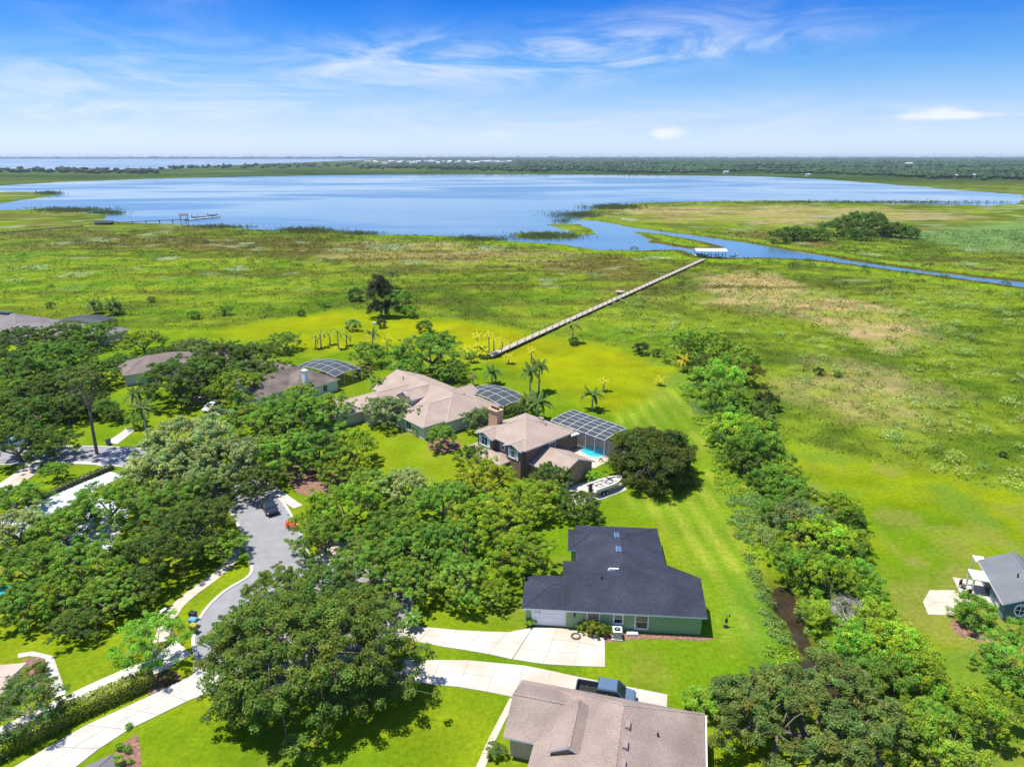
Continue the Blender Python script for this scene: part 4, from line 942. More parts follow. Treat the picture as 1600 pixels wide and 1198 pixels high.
# foliage colours (albedo)
K = {'dk': (0.080, 0.125, 0.022), 'gr': (0.13, 0.165, 0.055), 'md': (0.105, 0.175, 0.024), 'yl': (0.185, 0.235, 0.016), 'yg': (0.150, 0.215, 0.018), 'br': (0.150, 0.265, 0.030),
     'sg': (0.150, 0.190, 0.075), 'bz': (0.110, 0.110, 0.020), 'lg': (0.19, 0.29, 0.032), 'bk': (0.040, 0.058, 0.018), 'ds': (0.13, 0.15, 0.06)}
def solve(cx, cy, rpx, ratio):
    """centre pixel and radius in pixels -> ground position and radius in metres (crown centre stands at ratio x radius)"""
    r = 6.0
    for _ in range(12):
        p = P(cx, cy, ratio * r); r = rpx * depth(p) / FPX
    return p, r
def plant(name, key, cx, cy, rpx, col, label, cat, group=None, zs=1.0, parts=True):
    crown, tr, R0, zc = CROWNS[key]
    rpx *= 1.14 if key[:3] in ('oak', 'mos', 'bus') else 1.0
    if key[:3] == 'oak' and cx < 470 and cy < 720: rpx *= 1.10 if cy > 560 else .95
    if key[:3] == 'oak' and cx < 340 and 740 < cy < 900: rpx *= 1.12
    p, r = solve(cx, cy, rpx, zc / R0 * zs)
    s = r / R0
    if parts:
        o = empty(name, (p.x, p.y, 0), random.uniform(0, 6.28))
        c = link(bpy.data.objects.new('crown', crown), o); link(bpy.data.objects.new('trunk', tr), o)
    else:
        o = c = link(bpy.data.objects.new(name, crown)); o.location = (p.x, p.y, 0); o.rotation_euler = (0, 0, random.uniform(0, 6.28))
    o.scale = (s * random.uniform(.95, 1.05), s * random.uniform(.95, 1.05), s * zs * random.uniform(.94, 1.06))
    cc = K[col] if isinstance(col, str) else col
    j = random.uniform(.80, 1.18) * ({'dk': 1.45, 'md': 1.6, 'yl': 1.5, 'yg': 1.5, 'br': 1.3, 'sg': 1.75, 'gr': 1.6, 'lg': 1.15, 'ds': 1.5}.get(col, 1.4) if isinstance(col, str) else 1.5 if sum(cc) < .34 else 1.0)
    hj = random.uniform(.93, 1.12)
    c.color = (cc[0] * j * hj, cc[1] * j * 1.08 * random.uniform(.97, 1.03), cc[2] * j * .85, 1)
    tag(o, label, cat, group); return o
OAKS = [
 # upper left
 (30, 529, 33, 'dk', 'oak crown touching the broad grey roof at the left edge'), (99, 525, 34, 'dk', 'second oak from the left edge below the broad grey roof'), (146, 524, 31, 'md', 'third oak from the left edge below the broad grey roof'),
 (223, 532, 30, 'yg', 'round bright green tree at the end of the long brown roof'), (34, 588, 42, 'dk', 'dark oak at the left edge above the parked blue car'), (92, 556, 38, 'md', 'oak between the broad grey roof and the tall pine'),
 (16, 634, 34, 'dk', 'shaded oak at the left edge beside mulch'), (78, 612, 42, 'dk', 'dark oak directly behind the tall pine'), (150, 582, 30, 'dk', 'oak right behind the crown of the tall pine'),
 (276, 590, 48, 'dk', 'dark oak standing in front of the long brown roof'), (258, 556, 26, 'dk', 'small dark oak covering the middle of the long brown roof'), (300, 545, 28, 'gr', 'grey green oak just below the dark teal domed cage'),
 (345, 562, 38, 'dk', 'oak below the right end of the long brown roof'), (402, 556, 38, 'dk', 'dark oak left of the weathered streaked roof'), (442, 533, 25, 'md', 'tall leafy tree at the back of the weathered roof house'),
 (436, 582, 28, 'dk', 'oak leaning over the weathered streaked roof'), (372, 606, 38, 'yg', 'yellow green oak above the parked dark car'), (318, 600, 24, 'dk', 'oak beside the bright drive under the dark oaks'),
 (60, 548, 30, 'md', 'oak wedged behind the second oak below the broad grey roof'), (8, 566, 34, 'dk', 'oak at the very left edge beneath the broad grey roof'), (126, 560, 29, 'dk', 'oak left of the round bright tree'), (56, 588, 36, 'md', 'mid green oak left of the tall pine crown'), (112, 592, 32, 'dk', 'oak just left of the tall pine crown'),
 (18, 610, 36, 'md', 'oak on the left edge level with the tall pine crown'), (58, 640, 34, 'dk', 'oak over the lawn left of the pine trunk'), (104, 640, 30, 'dk', 'low oak beside the upper pine trunk'), (142, 628, 24, 'dk', 'low dark oak right behind the pine trunk'), (190, 566, 22, 'md', 'small oak at the left gable of the long brown roof'),
 (322, 578, 32, 'dk', 'dark oak in the middle of the group before the long brown roof'), (384, 584, 32, 'dk', 'dark oak between the two brown roofs'), (330, 548, 22, 'dk', 'small oak in front of the dark teal domed cage'), (300, 615, 24, 'dk', 'oak beside the bright drive, nearer the street'), (470, 615, 26, 'md', 'oak covering the lower corner of the weathered roof'),
 # left middle
 (26, 690, 42, 'dk', 'oak with leaning double trunk at the left edge'), (80, 692, 36, 'dk', 'oak limb crown reaching from the leaning trunk to the pine'),
 (448, 650, 52, 'md', 'oak below the weathered streaked roof'), (405, 655, 38, 'md', 'oak between the grey green oak and the weathered roof'), (505, 645, 44, 'md', 'leafy oak left of the beige roofed house'), (450, 705, 44, 'md', 'oak above the shaded sidewalk'),
 (500, 700, 44, 'md', 'oak beside the brown leaf litter'), (395, 705, 34, 'gr', 'oak at the bend of the shaded street'), (553, 700, 40, 'yl', 'yellow green oak between leaf litter and mown lawn'), (525, 735, 30, 'yg', 'small yellow oak over the leaf litter'),
 (168, 785, 46, 'md', 'oak covering the end of the grey driveway'), (258, 792, 50, 'md', 'oak in the middle of the left grove'), (232, 748, 40, 'gr', 'grey oak between the grey driveway and the street'), (302, 822, 54, 'dk', 'large oak left of the street bend'),
 (345, 850, 36, 'md', 'oak next to the tan curving sidewalk'), (22, 776, 32, 'md', 'oak on the left edge below the leaning oak'), (98, 822, 42, 'md', 'oak with pale driveway showing through it'), (150, 880, 56, 'md', 'broad oak in the left grove below the pale driveway'),
 (242, 870, 50, 'dk', 'oak in the left grove behind the curving sidewalk'), (48, 885, 45, 'md', 'oak above the teal umbrella'), (36, 940, 44, 'md', 'oak below the teal umbrella at the left edge'), (100, 925, 46, 'yg', 'oak above the shaded lawn at lower left'),
 (170, 935, 44, 'md', 'oak at the lower end of the left grove'), (212, 915, 40, 'dk', 'oak shading the lawn by the curving sidewalk'), (120, 975, 36, 'dk', 'oak hanging over the dark lawn at lower left'), (302, 770, 40, 'dk', 'oak crown over the street near the pale grey oaks'),
 # centre grove
 (538, 795, 52, 'yg', 'yellowish oak right of the orange flowering shrub'), (609, 832, 52, 'md', 'oak at the heart of the central grove'), (692, 785, 48, 'md', 'oak in the central grove below the mown front lawn'),
 (757, 750, 52, 'yl', 'bright yellow green oak in front of the brown garage'), (776, 812, 60, 'yl', 'largest yellow green oak left of the dark roof'), (812, 866, 50, 'yl', 'yellow green oak overhanging the dark roof'), (828, 778, 44, 'yg', 'oak between the brown garage and dark roof'),
 (862, 745, 34, 'dk', 'small dark oak at the corner of the brown garage'), (902, 790, 34, 'dk', 'dark oak beside the parked boat'), (656, 852, 54, 'md', 'oak above the driveway of the green house'), (582, 880, 54, 'md', 'oak right of the tan driveway apron'),
 (642, 905, 46, 'md', 'oak with a visible trunk beside the bright driveway'), (718, 905, 48, 'md', 'oak shading the lawn left of the garage door'), (770, 925, 30, 'yg', 'small oak at the end of the dark roof'), (744, 710, 26, 'dk', 'low tree in front of the brown two storey house'),
 (508, 840, 44, 'md', 'oak over the tan driveway apron'), (700, 850, 46, 'md', 'oak between the yellow oaks and the bright driveway'), (500, 930, 60, 'dk', 'oak over the turning circle'), (570, 945, 44, 'dk', 'oak at the start of the bright driveway'),
 (432, 925, 50, 'dk', 'oak crown over the left half of the turning circle'), (385, 975, 42, 'dk', 'oak at the left front of the turning circle'),
 (500, 815, 36, 'yg', 'oak at the kerb right behind the orange flowering shrub'), (404, 750, 34, 'dk', 'oak overhanging the street above the black car'),
 (630, 760, 40, 'sg', 'grey green oak below the mown front lawn'), (580, 760, 42, 'md', 'oak left of the mown front lawn'),
 # behind the houses
 (672, 548, 48, 'md', 'round oak behind the beige roofed house'), (640, 575, 26, 'md', 'low tree at the left foot of the round oak behind the beige house'), (705, 578, 26, 'md', 'low tree at the right foot of the round oak behind the beige house'),
 (575, 552, 27, 'md', 'leafy tree between the white chimney house and the beige house'), (750, 655, 26, 'gr', 'pale flowering tree between the beige house and brick chimney'), (817, 640, 22, 'dk', 'dark round tree behind the brick chimney'),
]
kk = 0
for cx, cy, r, c, lab in OAKS:
    plant('live_oak', ('oak%d' % (kk % 5)) if c not in ('gr', 'sg') else 'moss%d' % (kk % 2), cx, cy, r, c, lab, 'tree', 'live oaks in the neighbourhood'); kk += 1
for cx, cy, r, c, lab in ((300, 690, 72, 'sg', 'wide pale grey oak behind the street bend'), (258, 728, 52, 'sg', 'pale grey oak beside the street'), (345, 718, 56, 'sg', 'pale grey oak over the shaded street'), (318, 752, 42, 'sg', 'small pale grey oak left of the street'),
                          (30, 824, 44, 'sg', 'silvery oak at the left edge'), (605, 642, 34, 'sg', 'grey green rounded tree in front of the beige house')):
    plant('grey_oak', 'moss%d' % (kk % 2), cx, cy, r, c, lab, 'tree', 'pale grey oaks'); kk += 1
plant('live_oak', 'big0', 482, 1022, 156, 'dk', 'huge spreading oak at the bottom with its shadow on the lawn', 'tree', 'live oaks in the neighbourhood')
plant('live_oak', 'big1', 1268, 1120, 138, (0.085, 0.118, 0.030), 'huge dark oak at the bottom right of the taupe roof', 'tree', 'live oaks in the neighbourhood')
plant('mango_tree', 'dense', 1021, 712, 74, (0.054, 0.074, 0.015), 'dense bronze green tree standing alone on the lawn beside the pool', 'tree')
ROW = [
 (1073, 540, 30, 'lg'), (1110, 540, 32, 'lg'), (1097, 572, 22, 'dk'), (1125, 600, 38, 'br'), (1128, 628, 38, 'md'), (1166, 584, 24, 'bz'), (1196, 628, 18, 'bk'), (1184, 646, 20, 'dk'), (1155, 676, 38, 'yg'), (1180, 704, 40, 'md'), (1162, 722, 28, 'dk'),
 (1214, 722, 26, 'md'), (1202, 750, 26, 'md'), (1236, 772, 30, 'md'), (1250, 822, 42, 'ds'), (1303, 798, 36, 'yg'), (1324, 815, 24, 'dk'), (1286, 850, 42, 'yg'), (1320, 868, 28, 'dk'), (1252, 890, 34, 'br'), (1302, 910, 40, 'yg'), (1362, 932, 20, 'md'),
 (1342, 1006, 38, 'br'), (1396, 1012, 45, 'yg'), (1432, 1052, 42, 'yg'), (1456, 1085, 30, 'br'), (1445, 1125, 38, 'lg'), (1464, 1165, 55, 'lg'), (1548, 1122, 50, 'yg'), (1574, 1028, 44, 'md'), (1400, 1060, 40, 'md'), (1160, 560, 24, 'lg'),
 (1142, 652, 28, 'md'), (1192, 682, 24, 'dk'), (1226, 746, 28, 'yg'), (1264, 785, 30, 'dk'), (1276, 825, 30, 'md'), (1334, 848, 26, 'yg'), (1346, 902, 28, 'md'), (1372, 972, 34, 'yg'), (1290, 880, 28, 'dk'), (1362, 1062, 36, 'dk'), (1138, 575, 26, 'br'), (1216, 800, 24, 'md'), (1226, 868, 22, 'md'), (1278, 958, 24, 'yg')]
ROWL = ['pale green thicket at the far end of the ditch row', 'light green thicket behind the yellow palm', 'dark low tree behind the yellow palm at the lawn tip', 'bright leafy tree near the far end of the ditch row', 'leafy tree over the ditch left of the blackish one', 'bronze brown tree at the far right of the ditch row',
        'blackish small tree on the marsh side of the ditch row', 'dark shrub tree below the blackish one', 'yellow topped tree in the middle of the ditch row', 'green tree at the corner of the right mown field', 'dark tree on the ditch side at the row middle', 'small tree at the left tip of the right mown field',
        'small tree above the grey green weeds in the ditch', 'tree right of the grey green ditch weeds', 'grey twiggy tree over the ditch', 'olive tree on the right field side opposite the twiggy one', 'dark small tree at the edge of the right field', 'rounded olive tree left of the dry grass patch', 'dark rounded tree beside the right field lawn',
        'bright round tree just above the open brown water', 'leafy tree behind the dead grey one', 'small dark tree at the field edge by the dead grey tree', 'bright green tree below the dead grey tree', 'broad yellow green tree opposite the concrete pad', 'green tree right of the huge dark oak', 'bright small tree at the lawn path right of the dark oak',
        'light green shrubby tree with white twigs', 'light green thicket at the bottom right', 'olive tree at the bottom right corner', 'round tree casting shadow below the cottage', 'green tree touching the huge dark oak', 'pale green thicket on the marsh side of the row',
        'low tree between the yellow topped tree and the far end of the row', 'dark narrow tree on the marsh side beside the yellow topped one', 'yellowish tree above the grey twiggy tree', 'dark tree between the twiggy tree and the right mown field', 'tree crown right behind the grey twiggy tree', 'yellow tree on the field side above the dry grass patch', 'tree opposite the concrete pad, left of the field', 'yellow green tree just below right of the dead grey tree', 'dark tree filling the gap above the brown water', 'dark tree between the bright one and the huge dark oak', 'bright bush behind the yellow palm at the lawn tip', 'small tree leaning over the ditch weeds', 'small tree at the upper end of the open brown water', 'yellow green tree between the brown water and the dead grey tree']
for k, ((cx, cy, r, c), lab) in enumerate(zip(ROW, ROWL)):
    plant('ditch_tree', 'bushy%d' % (k % 3), cx, cy, r, c, lab, 'tree', 'trees along the ditch', zs=1.05)
plant('dead_tree', 'dead', 1326, 955, 40, (0.16, 0.15, 0.12), 'grey leafless dead tree beside the ditch', 'tree')
plant('dead_tree', 'dead', 1240, 800, 26, (0.16, 0.15, 0.12), 'bare grey twigs among the ditch row above the brown water', 'tree')
plant('dead_tree', 'dead', 1440, 1112, 26, (0.18, 0.17, 0.12), 'bare whitish twigs over the light green shrubby tree', 'tree')
plant('pine_tree', 'pine', 130, 606, 33, (0.155, 0.185, 0.055), 'tall slender pine standing beside the street', 'tree')
plant('shade_tree', 'airy0', 238, 1000, 56, 'br', 'light green small tree by the street lamp', 'tree', 'airy trees along the hedge')
plant('shade_tree', 'airy1', 38, 1094, 58, (0.135, 0.21, 0.055), 'light green small tree at the lower left edge', 'tree', 'airy trees along the hedge')
plant('cypress_tree', 'cypress', 594, 466, 20, (0.055, 0.065, 0.035), 'tall dark cypress tree at the edge of the yellow lawn', 'tree')
for cx, cy, r, c, lab in ((690, 680, 27, 'md', 'round clipped tree on a mulch ring before the beige house'), (86, 735, 20, 'md', 'round clipped tree on the small lawn by the tall pine')):
    plant('clipped_tree', 'lollipop', cx, cy, r, c, lab, 'tree')
for cx, cy, r, c, lab in (
    (183, 651, 15, 'dk', 'round topiary bush left of the narrow driveway'), (215, 659, 16, 'md', 'round topiary bush right of the narrow driveway'), (201, 1134, 6, 'br', 'topmost of the small round shrubs in the mulch bed'), (187, 1166, 7, 'br', 'left round shrub in the bottom mulch bed'), (199, 1170, 7, 'br', 'right round shrub of the pair in the bottom mulch bed'),
    (204, 1189, 5, 'br', 'tiny round shrub at the lawn edge of the mulch bed'), (180, 1192, 14, 'lg', 'largest round shrub in the bottom mulch bed'), (925, 981, 15, (0.19, 0.20, 0.02), 'croton bush with yellow and red leaves by the green wall'), (945, 984, 13, (0.15, 0.20, 0.02), 'leafy bush between the croton and the air conditioner'), (908, 979, 9, 'yg', 'small bush next to the garage door'),
    (1100, 1096, 31, 'lg', 'light green rounded bush at the left of the huge dark oak'), (926, 745, 12, 'br', 'green round bush at the brown garage wall'), (652, 672, 10, 'lg', 'small bright bush at the beige house entrance'), (568, 580, 14, (0.2, 0.17, 0.07), 'pinkish flowering bush at the white chimney house'),
    (1522, 957, 33, 'md', 'large clipped bush before the cottage oval window'), (1600, 985, 22, 'md', 'bush at the right edge below the cottage'), (456, 819, 10, (0.62, 0.10, 0.02), 'orange red flowering shrub at the kerb of the street'), (596, 506, 9, 'bk', 'black green bush at the foot of the cypress'),
    (555, 460, 15, 'dk', 'dark round bush left of the cypress'), (626, 468, 22, 'md', 'leafy shrub mass right of the cypress'), (640, 486, 14, 'yg', 'low olive shrub right of the cypress'), (1002, 545, 13, 'bk', 'dark round bush at the marsh edge of the yellow lawn'), (1027, 551, 9, 'dk', 'smaller dark bush at the marsh edge beside the thicket'),
    (352, 485, 11, 'md', 'bush on the marsh above the yellow lawn'), (303, 492, 10, 'md', 'low shrub in the marsh left of the taller bush'), (236, 468, 7, 'dk', 'small dark shrub in the marsh above the dark low cage'), (508, 475, 8, 'md', 'shrub at the left tip of the yellow lawn edge'), (470, 489, 7, 'dk', 'dark shrub on the marsh edge at the yellow lawn'),
    (78, 477, 7, 'dk', 'dark shrub behind the broad grey roof'), (775, 935, 14, 'yg', 'bush beside the walk at the garage corner'), (828, 972, 9, 'yg', 'small bush at the left of the garage door'), (1280, 580, 9, 'bk', 'dark olive shrub alone on the open marsh'), (1310, 585, 7, 'dk', 'dark shrub right of the olive one on the marsh'),
    (775, 1172, 16, (0.09, 0.11, 0.03), 'reddish tipped bush beside the tan walk'), (551, 508, 13, 'gr', 'grey green small tree at the yellow lawn'), (664, 510, 15, 'dk', 'spiky upright shrub behind the round oak'), (1567, 710, 7, 'bk', 'dark bush by itself at the right marsh edge'), (896, 533, 9, 'dk', 'dark bush at the foot of the lone marsh palm'),
    (60, 1045, 14, 'dk', 'dark bush in the reddish mulch bed'), (262, 1056, 13, 'bz', 'bronze bush at the end of the clipped hedge'), (340, 590, 18, 'md', 'bush left of the bright drive under oaks'), (165, 640, 22, 'dk', 'dark bush behind the tall pine trunk'), (180, 480, 12, 'dk', 'dark bush beside the low dark cage'), (150, 478, 10, 'dk', 'bush behind the low dark cage')):
    plant('bush', 'round', cx, cy, r, c, lab, 'bush', 'bushes and topiary')
isl = [(1215, 370, 14), (1232, 366, 14), (1248, 364, 15), (1262, 367, 13), (1278, 366, 13), (1296, 358, 16), (1318, 355, 18), (1340, 348, 22), (1362, 350, 22), (1378, 358, 17), (1396, 360, 15), (1412, 362, 13), (1424, 364, 12), (1330, 366, 12), (1356, 368, 12)]
ORD = ['first', 'second', 'third', 'fourth', 'fifth', 'sixth', 'seventh', 'eighth', 'ninth', 'tenth', 'eleventh', 'twelfth', 'thirteenth', 'fourteenth', 'fifteenth']
for kk, (cx, cy, r) in enumerate(sorted(isl)):
    plant('island_tree', 'bushy%d' % (cx % 3), cx, cy, r * 1.12, (.07, .115, .022), 'dark green tree, %s from the left in the grove beyond the canal' % ORD[kk], 'tree', 'grove beyond the canal', zs=.85, parts=False)

# palms
def frond_mesh(key, L, droop, width, nl=11, lift=0.5):
    b = MB(); pts = []
    for i in range(nl + 1):
        t_ = i / nl; pts.append(Vector((L * t_ * (1 - .18 * t_), 0, L * (lift * t_ - droop * t_ * t_))))
    for i in range(nl):
        p, q = pts[i], pts[i + 1]; t_ = (i + .5) / nl
        w = width * math.sin(math.pi * (0.12 + 0.86 * t_)) ** .7
        for s in (-1, 1):
            b.add([p, q, q + Vector((w * .45, s * w, -w * .45)), p + Vector((w * .45, s * w, -w * .45))], [(0, 1, 2, 3)] if s > 0 else [(3, 2, 1, 0)])
    me = bpy.data.meshes.new('frond'); me.from_pydata(b.v, [], b.f); me.materials.append(LEAF); me.update()
    a = me.attributes.new('tint', 'FLOAT_COLOR', 'POINT'); rr = random.Random(3)
    a.data.foreach_set('color', [v for _ in b.v for v in (lambda g_: (g_, g_, g_, 1))(rr.uniform(.8, 1.2))])
    return me
FR = [frond_mesh('f0', 3.0, .62, .42), frond_mesh('f1', 3.1, .95, .42, lift=.45), frond_mesh('f2', 2.7, .35, .40, lift=.85)]
TRK = {}
def trunk_mesh(h):
    k = round(h * 2) / 2
    if k not in TRK:
        b = MB(); b.tube([(0, 0, -.2), (0.05, 0, k * .4), (0, 0.05, k)], [.24, .17, .15], 7); me = bpy.data.meshes.new('trunk'); me.from_pydata(b.v, [], b.f); me.materials.append(PALEBARK); me.update(); TRK[k] = me
    return TRK[k], k
def palm(bx, by, tx_y, label, scale=1.0, col=(0.09, 0.15, 0.03), n=18, whole=False, group='palms', dead=0):
    """bx,by: foot of the trunk; tx_y: height in pixels of the crown's heart"""
    p = P(bx, by); h = (by - tx_y) * depth(p) / FPX / 0.9
    o = empty('palm_tree', (p.x, p.y, 0), random.uniform(0, 6)); tag(o, label, 'palm', group)
    tm, k = trunk_mesh(max(.5, h)); link(bpy.data.objects.new('trunk', tm), o)
    rr = random.Random(int(bx * 13 + by)); allv, allf = [], []
    for i in range(n):
        q = i / n; fm_ = FR[2] if q > .66 else FR[0] if q > .33 else FR[1]
        M_ = Matrix.Translation((0, 0, k - .1)) @ Matrix.Rotation(i * 2.4 + rr.uniform(-.2, .2), 4, 'Z') @ Matrix.Rotation(rr.uniform(-.25, .2), 4, 'Y') @ Matrix.Scale(scale * rr.uniform(.85, 1.1), 4)
        cc = (0.42, 0.30, 0.13) if i < dead else tuple(v * rr.uniform(.85, 1.15) for v in col)
        if whole:
            base = len(allv); allv += [tuple(M_ @ v.co) for v in fm_.vertices]; allf += [tuple(base + j for j in f.vertices) for f in fm_.polygons]
        else:
            f = link(bpy.data.objects.new('frond', fm_), o); f.matrix_local = M_; f.color = (*cc, 1)
    if whole:
        c = mobj('crown', allv, allf, LEAF, o, recalc=False)
        a = c.data.attributes.new('tint', 'FLOAT_COLOR', 'POINT'); a.data.foreach_set('color', [1.0] * (4 * len(allv))); c.color = (*col, 1)
    return o
palm(925, 641, 616, 'lone feather palm on the lawn behind the square pool cage', 1.0)
palm(842, 612, 574, 'taller of the twin palms behind the domed cage', 1.0); palm(828, 618, 584, 'shorter of the twin palms behind the domed cage', 1.0)
palm(841, 657, 630, 'palm right behind the brown house ridge', 1.1); palm(822, 650, 626, 'palm left behind the brown house ridge', .9, col=(.14, .18, .03)); palm(769, 600, 582, 'palm at the back corner of the domed cage', 1.0)
palm(739, 602, 586, 'thin brown palm left of the domed cage', .5, col=(.2, .14, .07), n=10); palm(216, 640, 616, 'feather palm left of the pair by the narrow driveway', .95, dead=2); palm(231, 684, 640, 'feather palm right of the pair by the narrow driveway', .95)
palm(663, 672, 650, 'palm at the entrance of the beige house', .8, dead=1); palm(612, 452, 428, 'fan palm behind the dark cypress', .9, col=(.10, .14, .05)); palm(583, 545, 522, 'shaggy palm with dry fronds behind the leafy tree', .9, dead=6)
palm(895, 536, 510, 'lone palm at the marsh edge of the yellow lawn', 1.0, col=(.15, .2, .03)); palm(1067, 580, 562, 'yellow palm at the lawn tip by the thicket', .8, col=(.36, .30, .02)); palm(700, 596, 576, 'yellowing palm behind the beige roof', 1.0, col=(.24, .25, .03), dead=1)
palm(646, 980, 962, 'low palm beside the bright driveway under an oak', .5, col=(.12, .22, .03)); palm(590, 620, 596, 'slim palm on the lawn between the two left houses', .9, col=(.14, .22, .03)); palm(150, 490, 476, 'feathery palm behind the dark low cage', 1.2); palm(178, 492, 476, 'taller palm behind the dark low cage', 1.2)
palm(640, 608, 588, 'palm beside the white dormer of the beige house', .8)
yp = [(494, 545, 529), (502, 543, 523), (516, 539, 524), (529, 545, 519), (542, 540, 524)]
for i, (x, y, ty) in enumerate(yp): palm(x, y, ty, 'young slim palm, %s from the left in the row behind the blue screened cage' % ORD[i], .75, col=(.26, .32, .03), n=11, whole=True, group='row of young palms')
for i, (x, y, ty) in enumerate(sorted([(606, 552, 532), (746, 543, 526), (764, 557, 524), (728, 560, 546), (736, 566, 552), (741, 556, 543), (750, 558, 542), (756, 560, 550), (772, 549, 531)])):
    palm(x, y, ty, 'young yellow palm, %s from the left in the cluster at the boardwalk foot' % ORD[i - 1] if x > 700 else 'slim palm beside the round oak behind the beige house', .72, col=(.46, .44, .02), n=12, whole=True, group='young palms by the boardwalk')
for x, y, ty, lab in ((785, 543, 529, 'young palm leaning on the boardwalk side'), (795, 568, 556, 'small stake palm right of the boardwalk foot'), (830, 567, 549, 'yellow palm behind the twin palms'), (943, 611, 596, 'small yellow palm behind the lone feather palm'), (1030, 602, 592, 'tiny yellow palm on the lawn near the mowing track')):
    palm(x, y, ty, lab, .58, col=(.46, .42, .02), n=12, whole=True, group='young palms on the lawn')

# clipped hedges
def hedge(label, line, w, h, col, step_leaf=260):
    line = [Vector(q) for q in line]; o = empty('clipped_hedge', (0, 0, 0)); tag(o, label, 'hedge')
    rng = np.random.default_rng(int(abs(line[0].x) * 100)); P_, N_ = [], []
    for a, b in zip(line, line[1:]):
        d = (b - a); L = d.length; d.normalize(); s = Vector((-d.y, d.x))
        for nrm, cnt in (((0, 0, 1), L * w), ((s.x, s.y, 0), L * h), ((-s.x, -s.y, 0), L * h), ((d.x, d.y, 0), w * h), ((-d.x, -d.y, 0), w * h)):
            n = int(cnt * step_leaf / 4)
            t_ = rng.random(n) * L; u = (rng.random(n) - .5) * w; z = rng.random(n) * h
            if nrm[2]: z[:] = h
            elif abs(nrm[0] * s.x + nrm[1] * s.y) > .5: u[:] = w / 2 * np.sign(nrm[0] * s.x + nrm[1] * s.y)
            else: t_[:] = L if nrm[0] * d.x + nrm[1] * d.y > 0 else 0
            q = np.stack([a.x + d.x * t_ + s.x * u, a.y + d.y * t_ + s.y * u, z], 1) + rng.normal(size=(n, 3)) * .09
            P_.append(q); N_.append(np.tile(nrm, (n, 1)))
    p = np.concatenate(P_); n = np.concatenate(N_) + rng.normal(size=(len(p), 3)) * .6; n /= np.linalg.norm(n, axis=1, keepdims=True)
    tt = np.cross(n, rot_frames(len(p), rng)); tt /= np.linalg.norm(tt, axis=1, keepdims=True); s = np.cross(n, tt); L = .26
    V = np.stack([p - tt * L / 2, p + s * L * .3, p + tt * L / 2, p - s * L * .3], 1).reshape(-1, 3)
    T = np.repeat((.7 + .6 * rng.random(len(p)))[:, None] * np.ones((1, 3)), 4, 0)
    c = link(bpy.data.objects.new('leaves', fastmesh('leaves', V, np.arange(len(V)).reshape(-1, 4), LEAF, T)), o); c.color = (*col, 1)
    m_ = MB()
    for a, b in zip(line, line[1:]): m_.bar((a.x, a.y, h * .45), (b.x, b.y, h * .45), w * .7, h * .8)
    m_.build('branches', BARK, o)
hedge('long clipped hedge between two pale drives at lower left', g((240, 1066), (120, 1120), (20, 1172), (-40, 1203)), 1.5, 1.5, (0.25, 0.32, 0.02))
hedge('low dark hedge along the grey driveway', g((176, 732), (120, 755), (55, 784), (40, 790)), 1.0, .8, (0.075, 0.12, 0.02), 160)
hedge('low trimmed hedge in front of the long brown roof', g((208, 594), (245, 592)), 1.2, .8, (0.16, 0.20, 0.02), 160)

# ------------------------------------------------------------------ marsh growth, reeds, woods (uncountable masses)
def tufts(name, pts, cols, size, nleaf, rng, label, cat, upright=0.9, aspect=0.35, spread=0.6):
    n = len(pts); k = np.repeat(np.arange(n), nleaf); m = len(k)
    d = rng.normal(size=(m, 3)); d[:, 2] = np.abs(d[:, 2]) * .5 + upright; d /= np.linalg.norm(d, axis=1, keepdims=True)
    s = np.cross(d, rot_frames(m, rng)); s /= np.linalg.norm(s, axis=1, keepdims=True)
    L = (size[k] * (.6 + .7 * rng.random(m)))[:, None]
    p = pts[k] + np.concatenate([rng.normal(size=(m, 2)) * (size[k] * spread)[:, None] * .5, np.zeros((m, 1))], 1)
    V = np.stack([p, p + d * L * .55 + s * L * aspect * .5, p + d * L, p + d * L * .55 - s * L * aspect * .5], 1).reshape(-1, 3)
    T = np.repeat(np.clip(cols[k] * (.75 + .5 * rng.random((m, 1))), .01, .8), 4, 0)
    o = link(bpy.data.objects.new(name, fastmesh(name, V, np.arange(len(V)).reshape(-1, 4), LEAF, T)))
    o.color = (1, 1, 1, 1)
    tag(o, label, cat, kind='stuff'); return o
def sample_ground(x, y):
    """nearest ground vertex colour and height"""
    ix = np.clip(np.searchsorted(xs, x), 0, nx - 1); iy = np.clip(np.searchsorted(ys, y), 0, ny - 1); i = iy * nx + ix
    return colg[i], Zg[i], sd_l[i], sd_lawn[i], d_ditch[i], tan[i]
rng = np.random.default_rng(21)
M_ = 200000
yy = 60 + (rng.random(M_) ** 1.1) * 430; xx = (rng.random(M_) * 2 - 1) * (yy * .80 + 30)
cg, zg, sl, sw_, dd, tn = sample_ground(xx, yy)
den = fbm(xx, yy, 9, 301)
ok_ = (sw_ > .3) & (sl > .3) & (den > .36)
xx, yy, cg, zg, sl, tn, den = xx[ok_], yy[ok_], cg[ok_], zg[ok_], sl[ok_], tn[ok_], den[ok_]
print('marsh tufts', len(xx))
xx, yy, cg, zg, tn, den = [a[:58000] for a in (xx, yy, cg, zg, tn, den)]
sz = (.22 + .45 * rng.random(len(xx)) ** 1.5) * (.55 + yy / 260) * (1 + .3 * tn)
tc_ = cg * (1.25 + .8 * rng.random((len(xx), 1)))
tufts('marsh_grass', np.stack([xx, yy, zg - .05], 1), tc_, sz, 4, rng, upright=.40, spread=1.3, label='rough green and tan marsh grasses between the houses and the lake', cat='marsh grass')
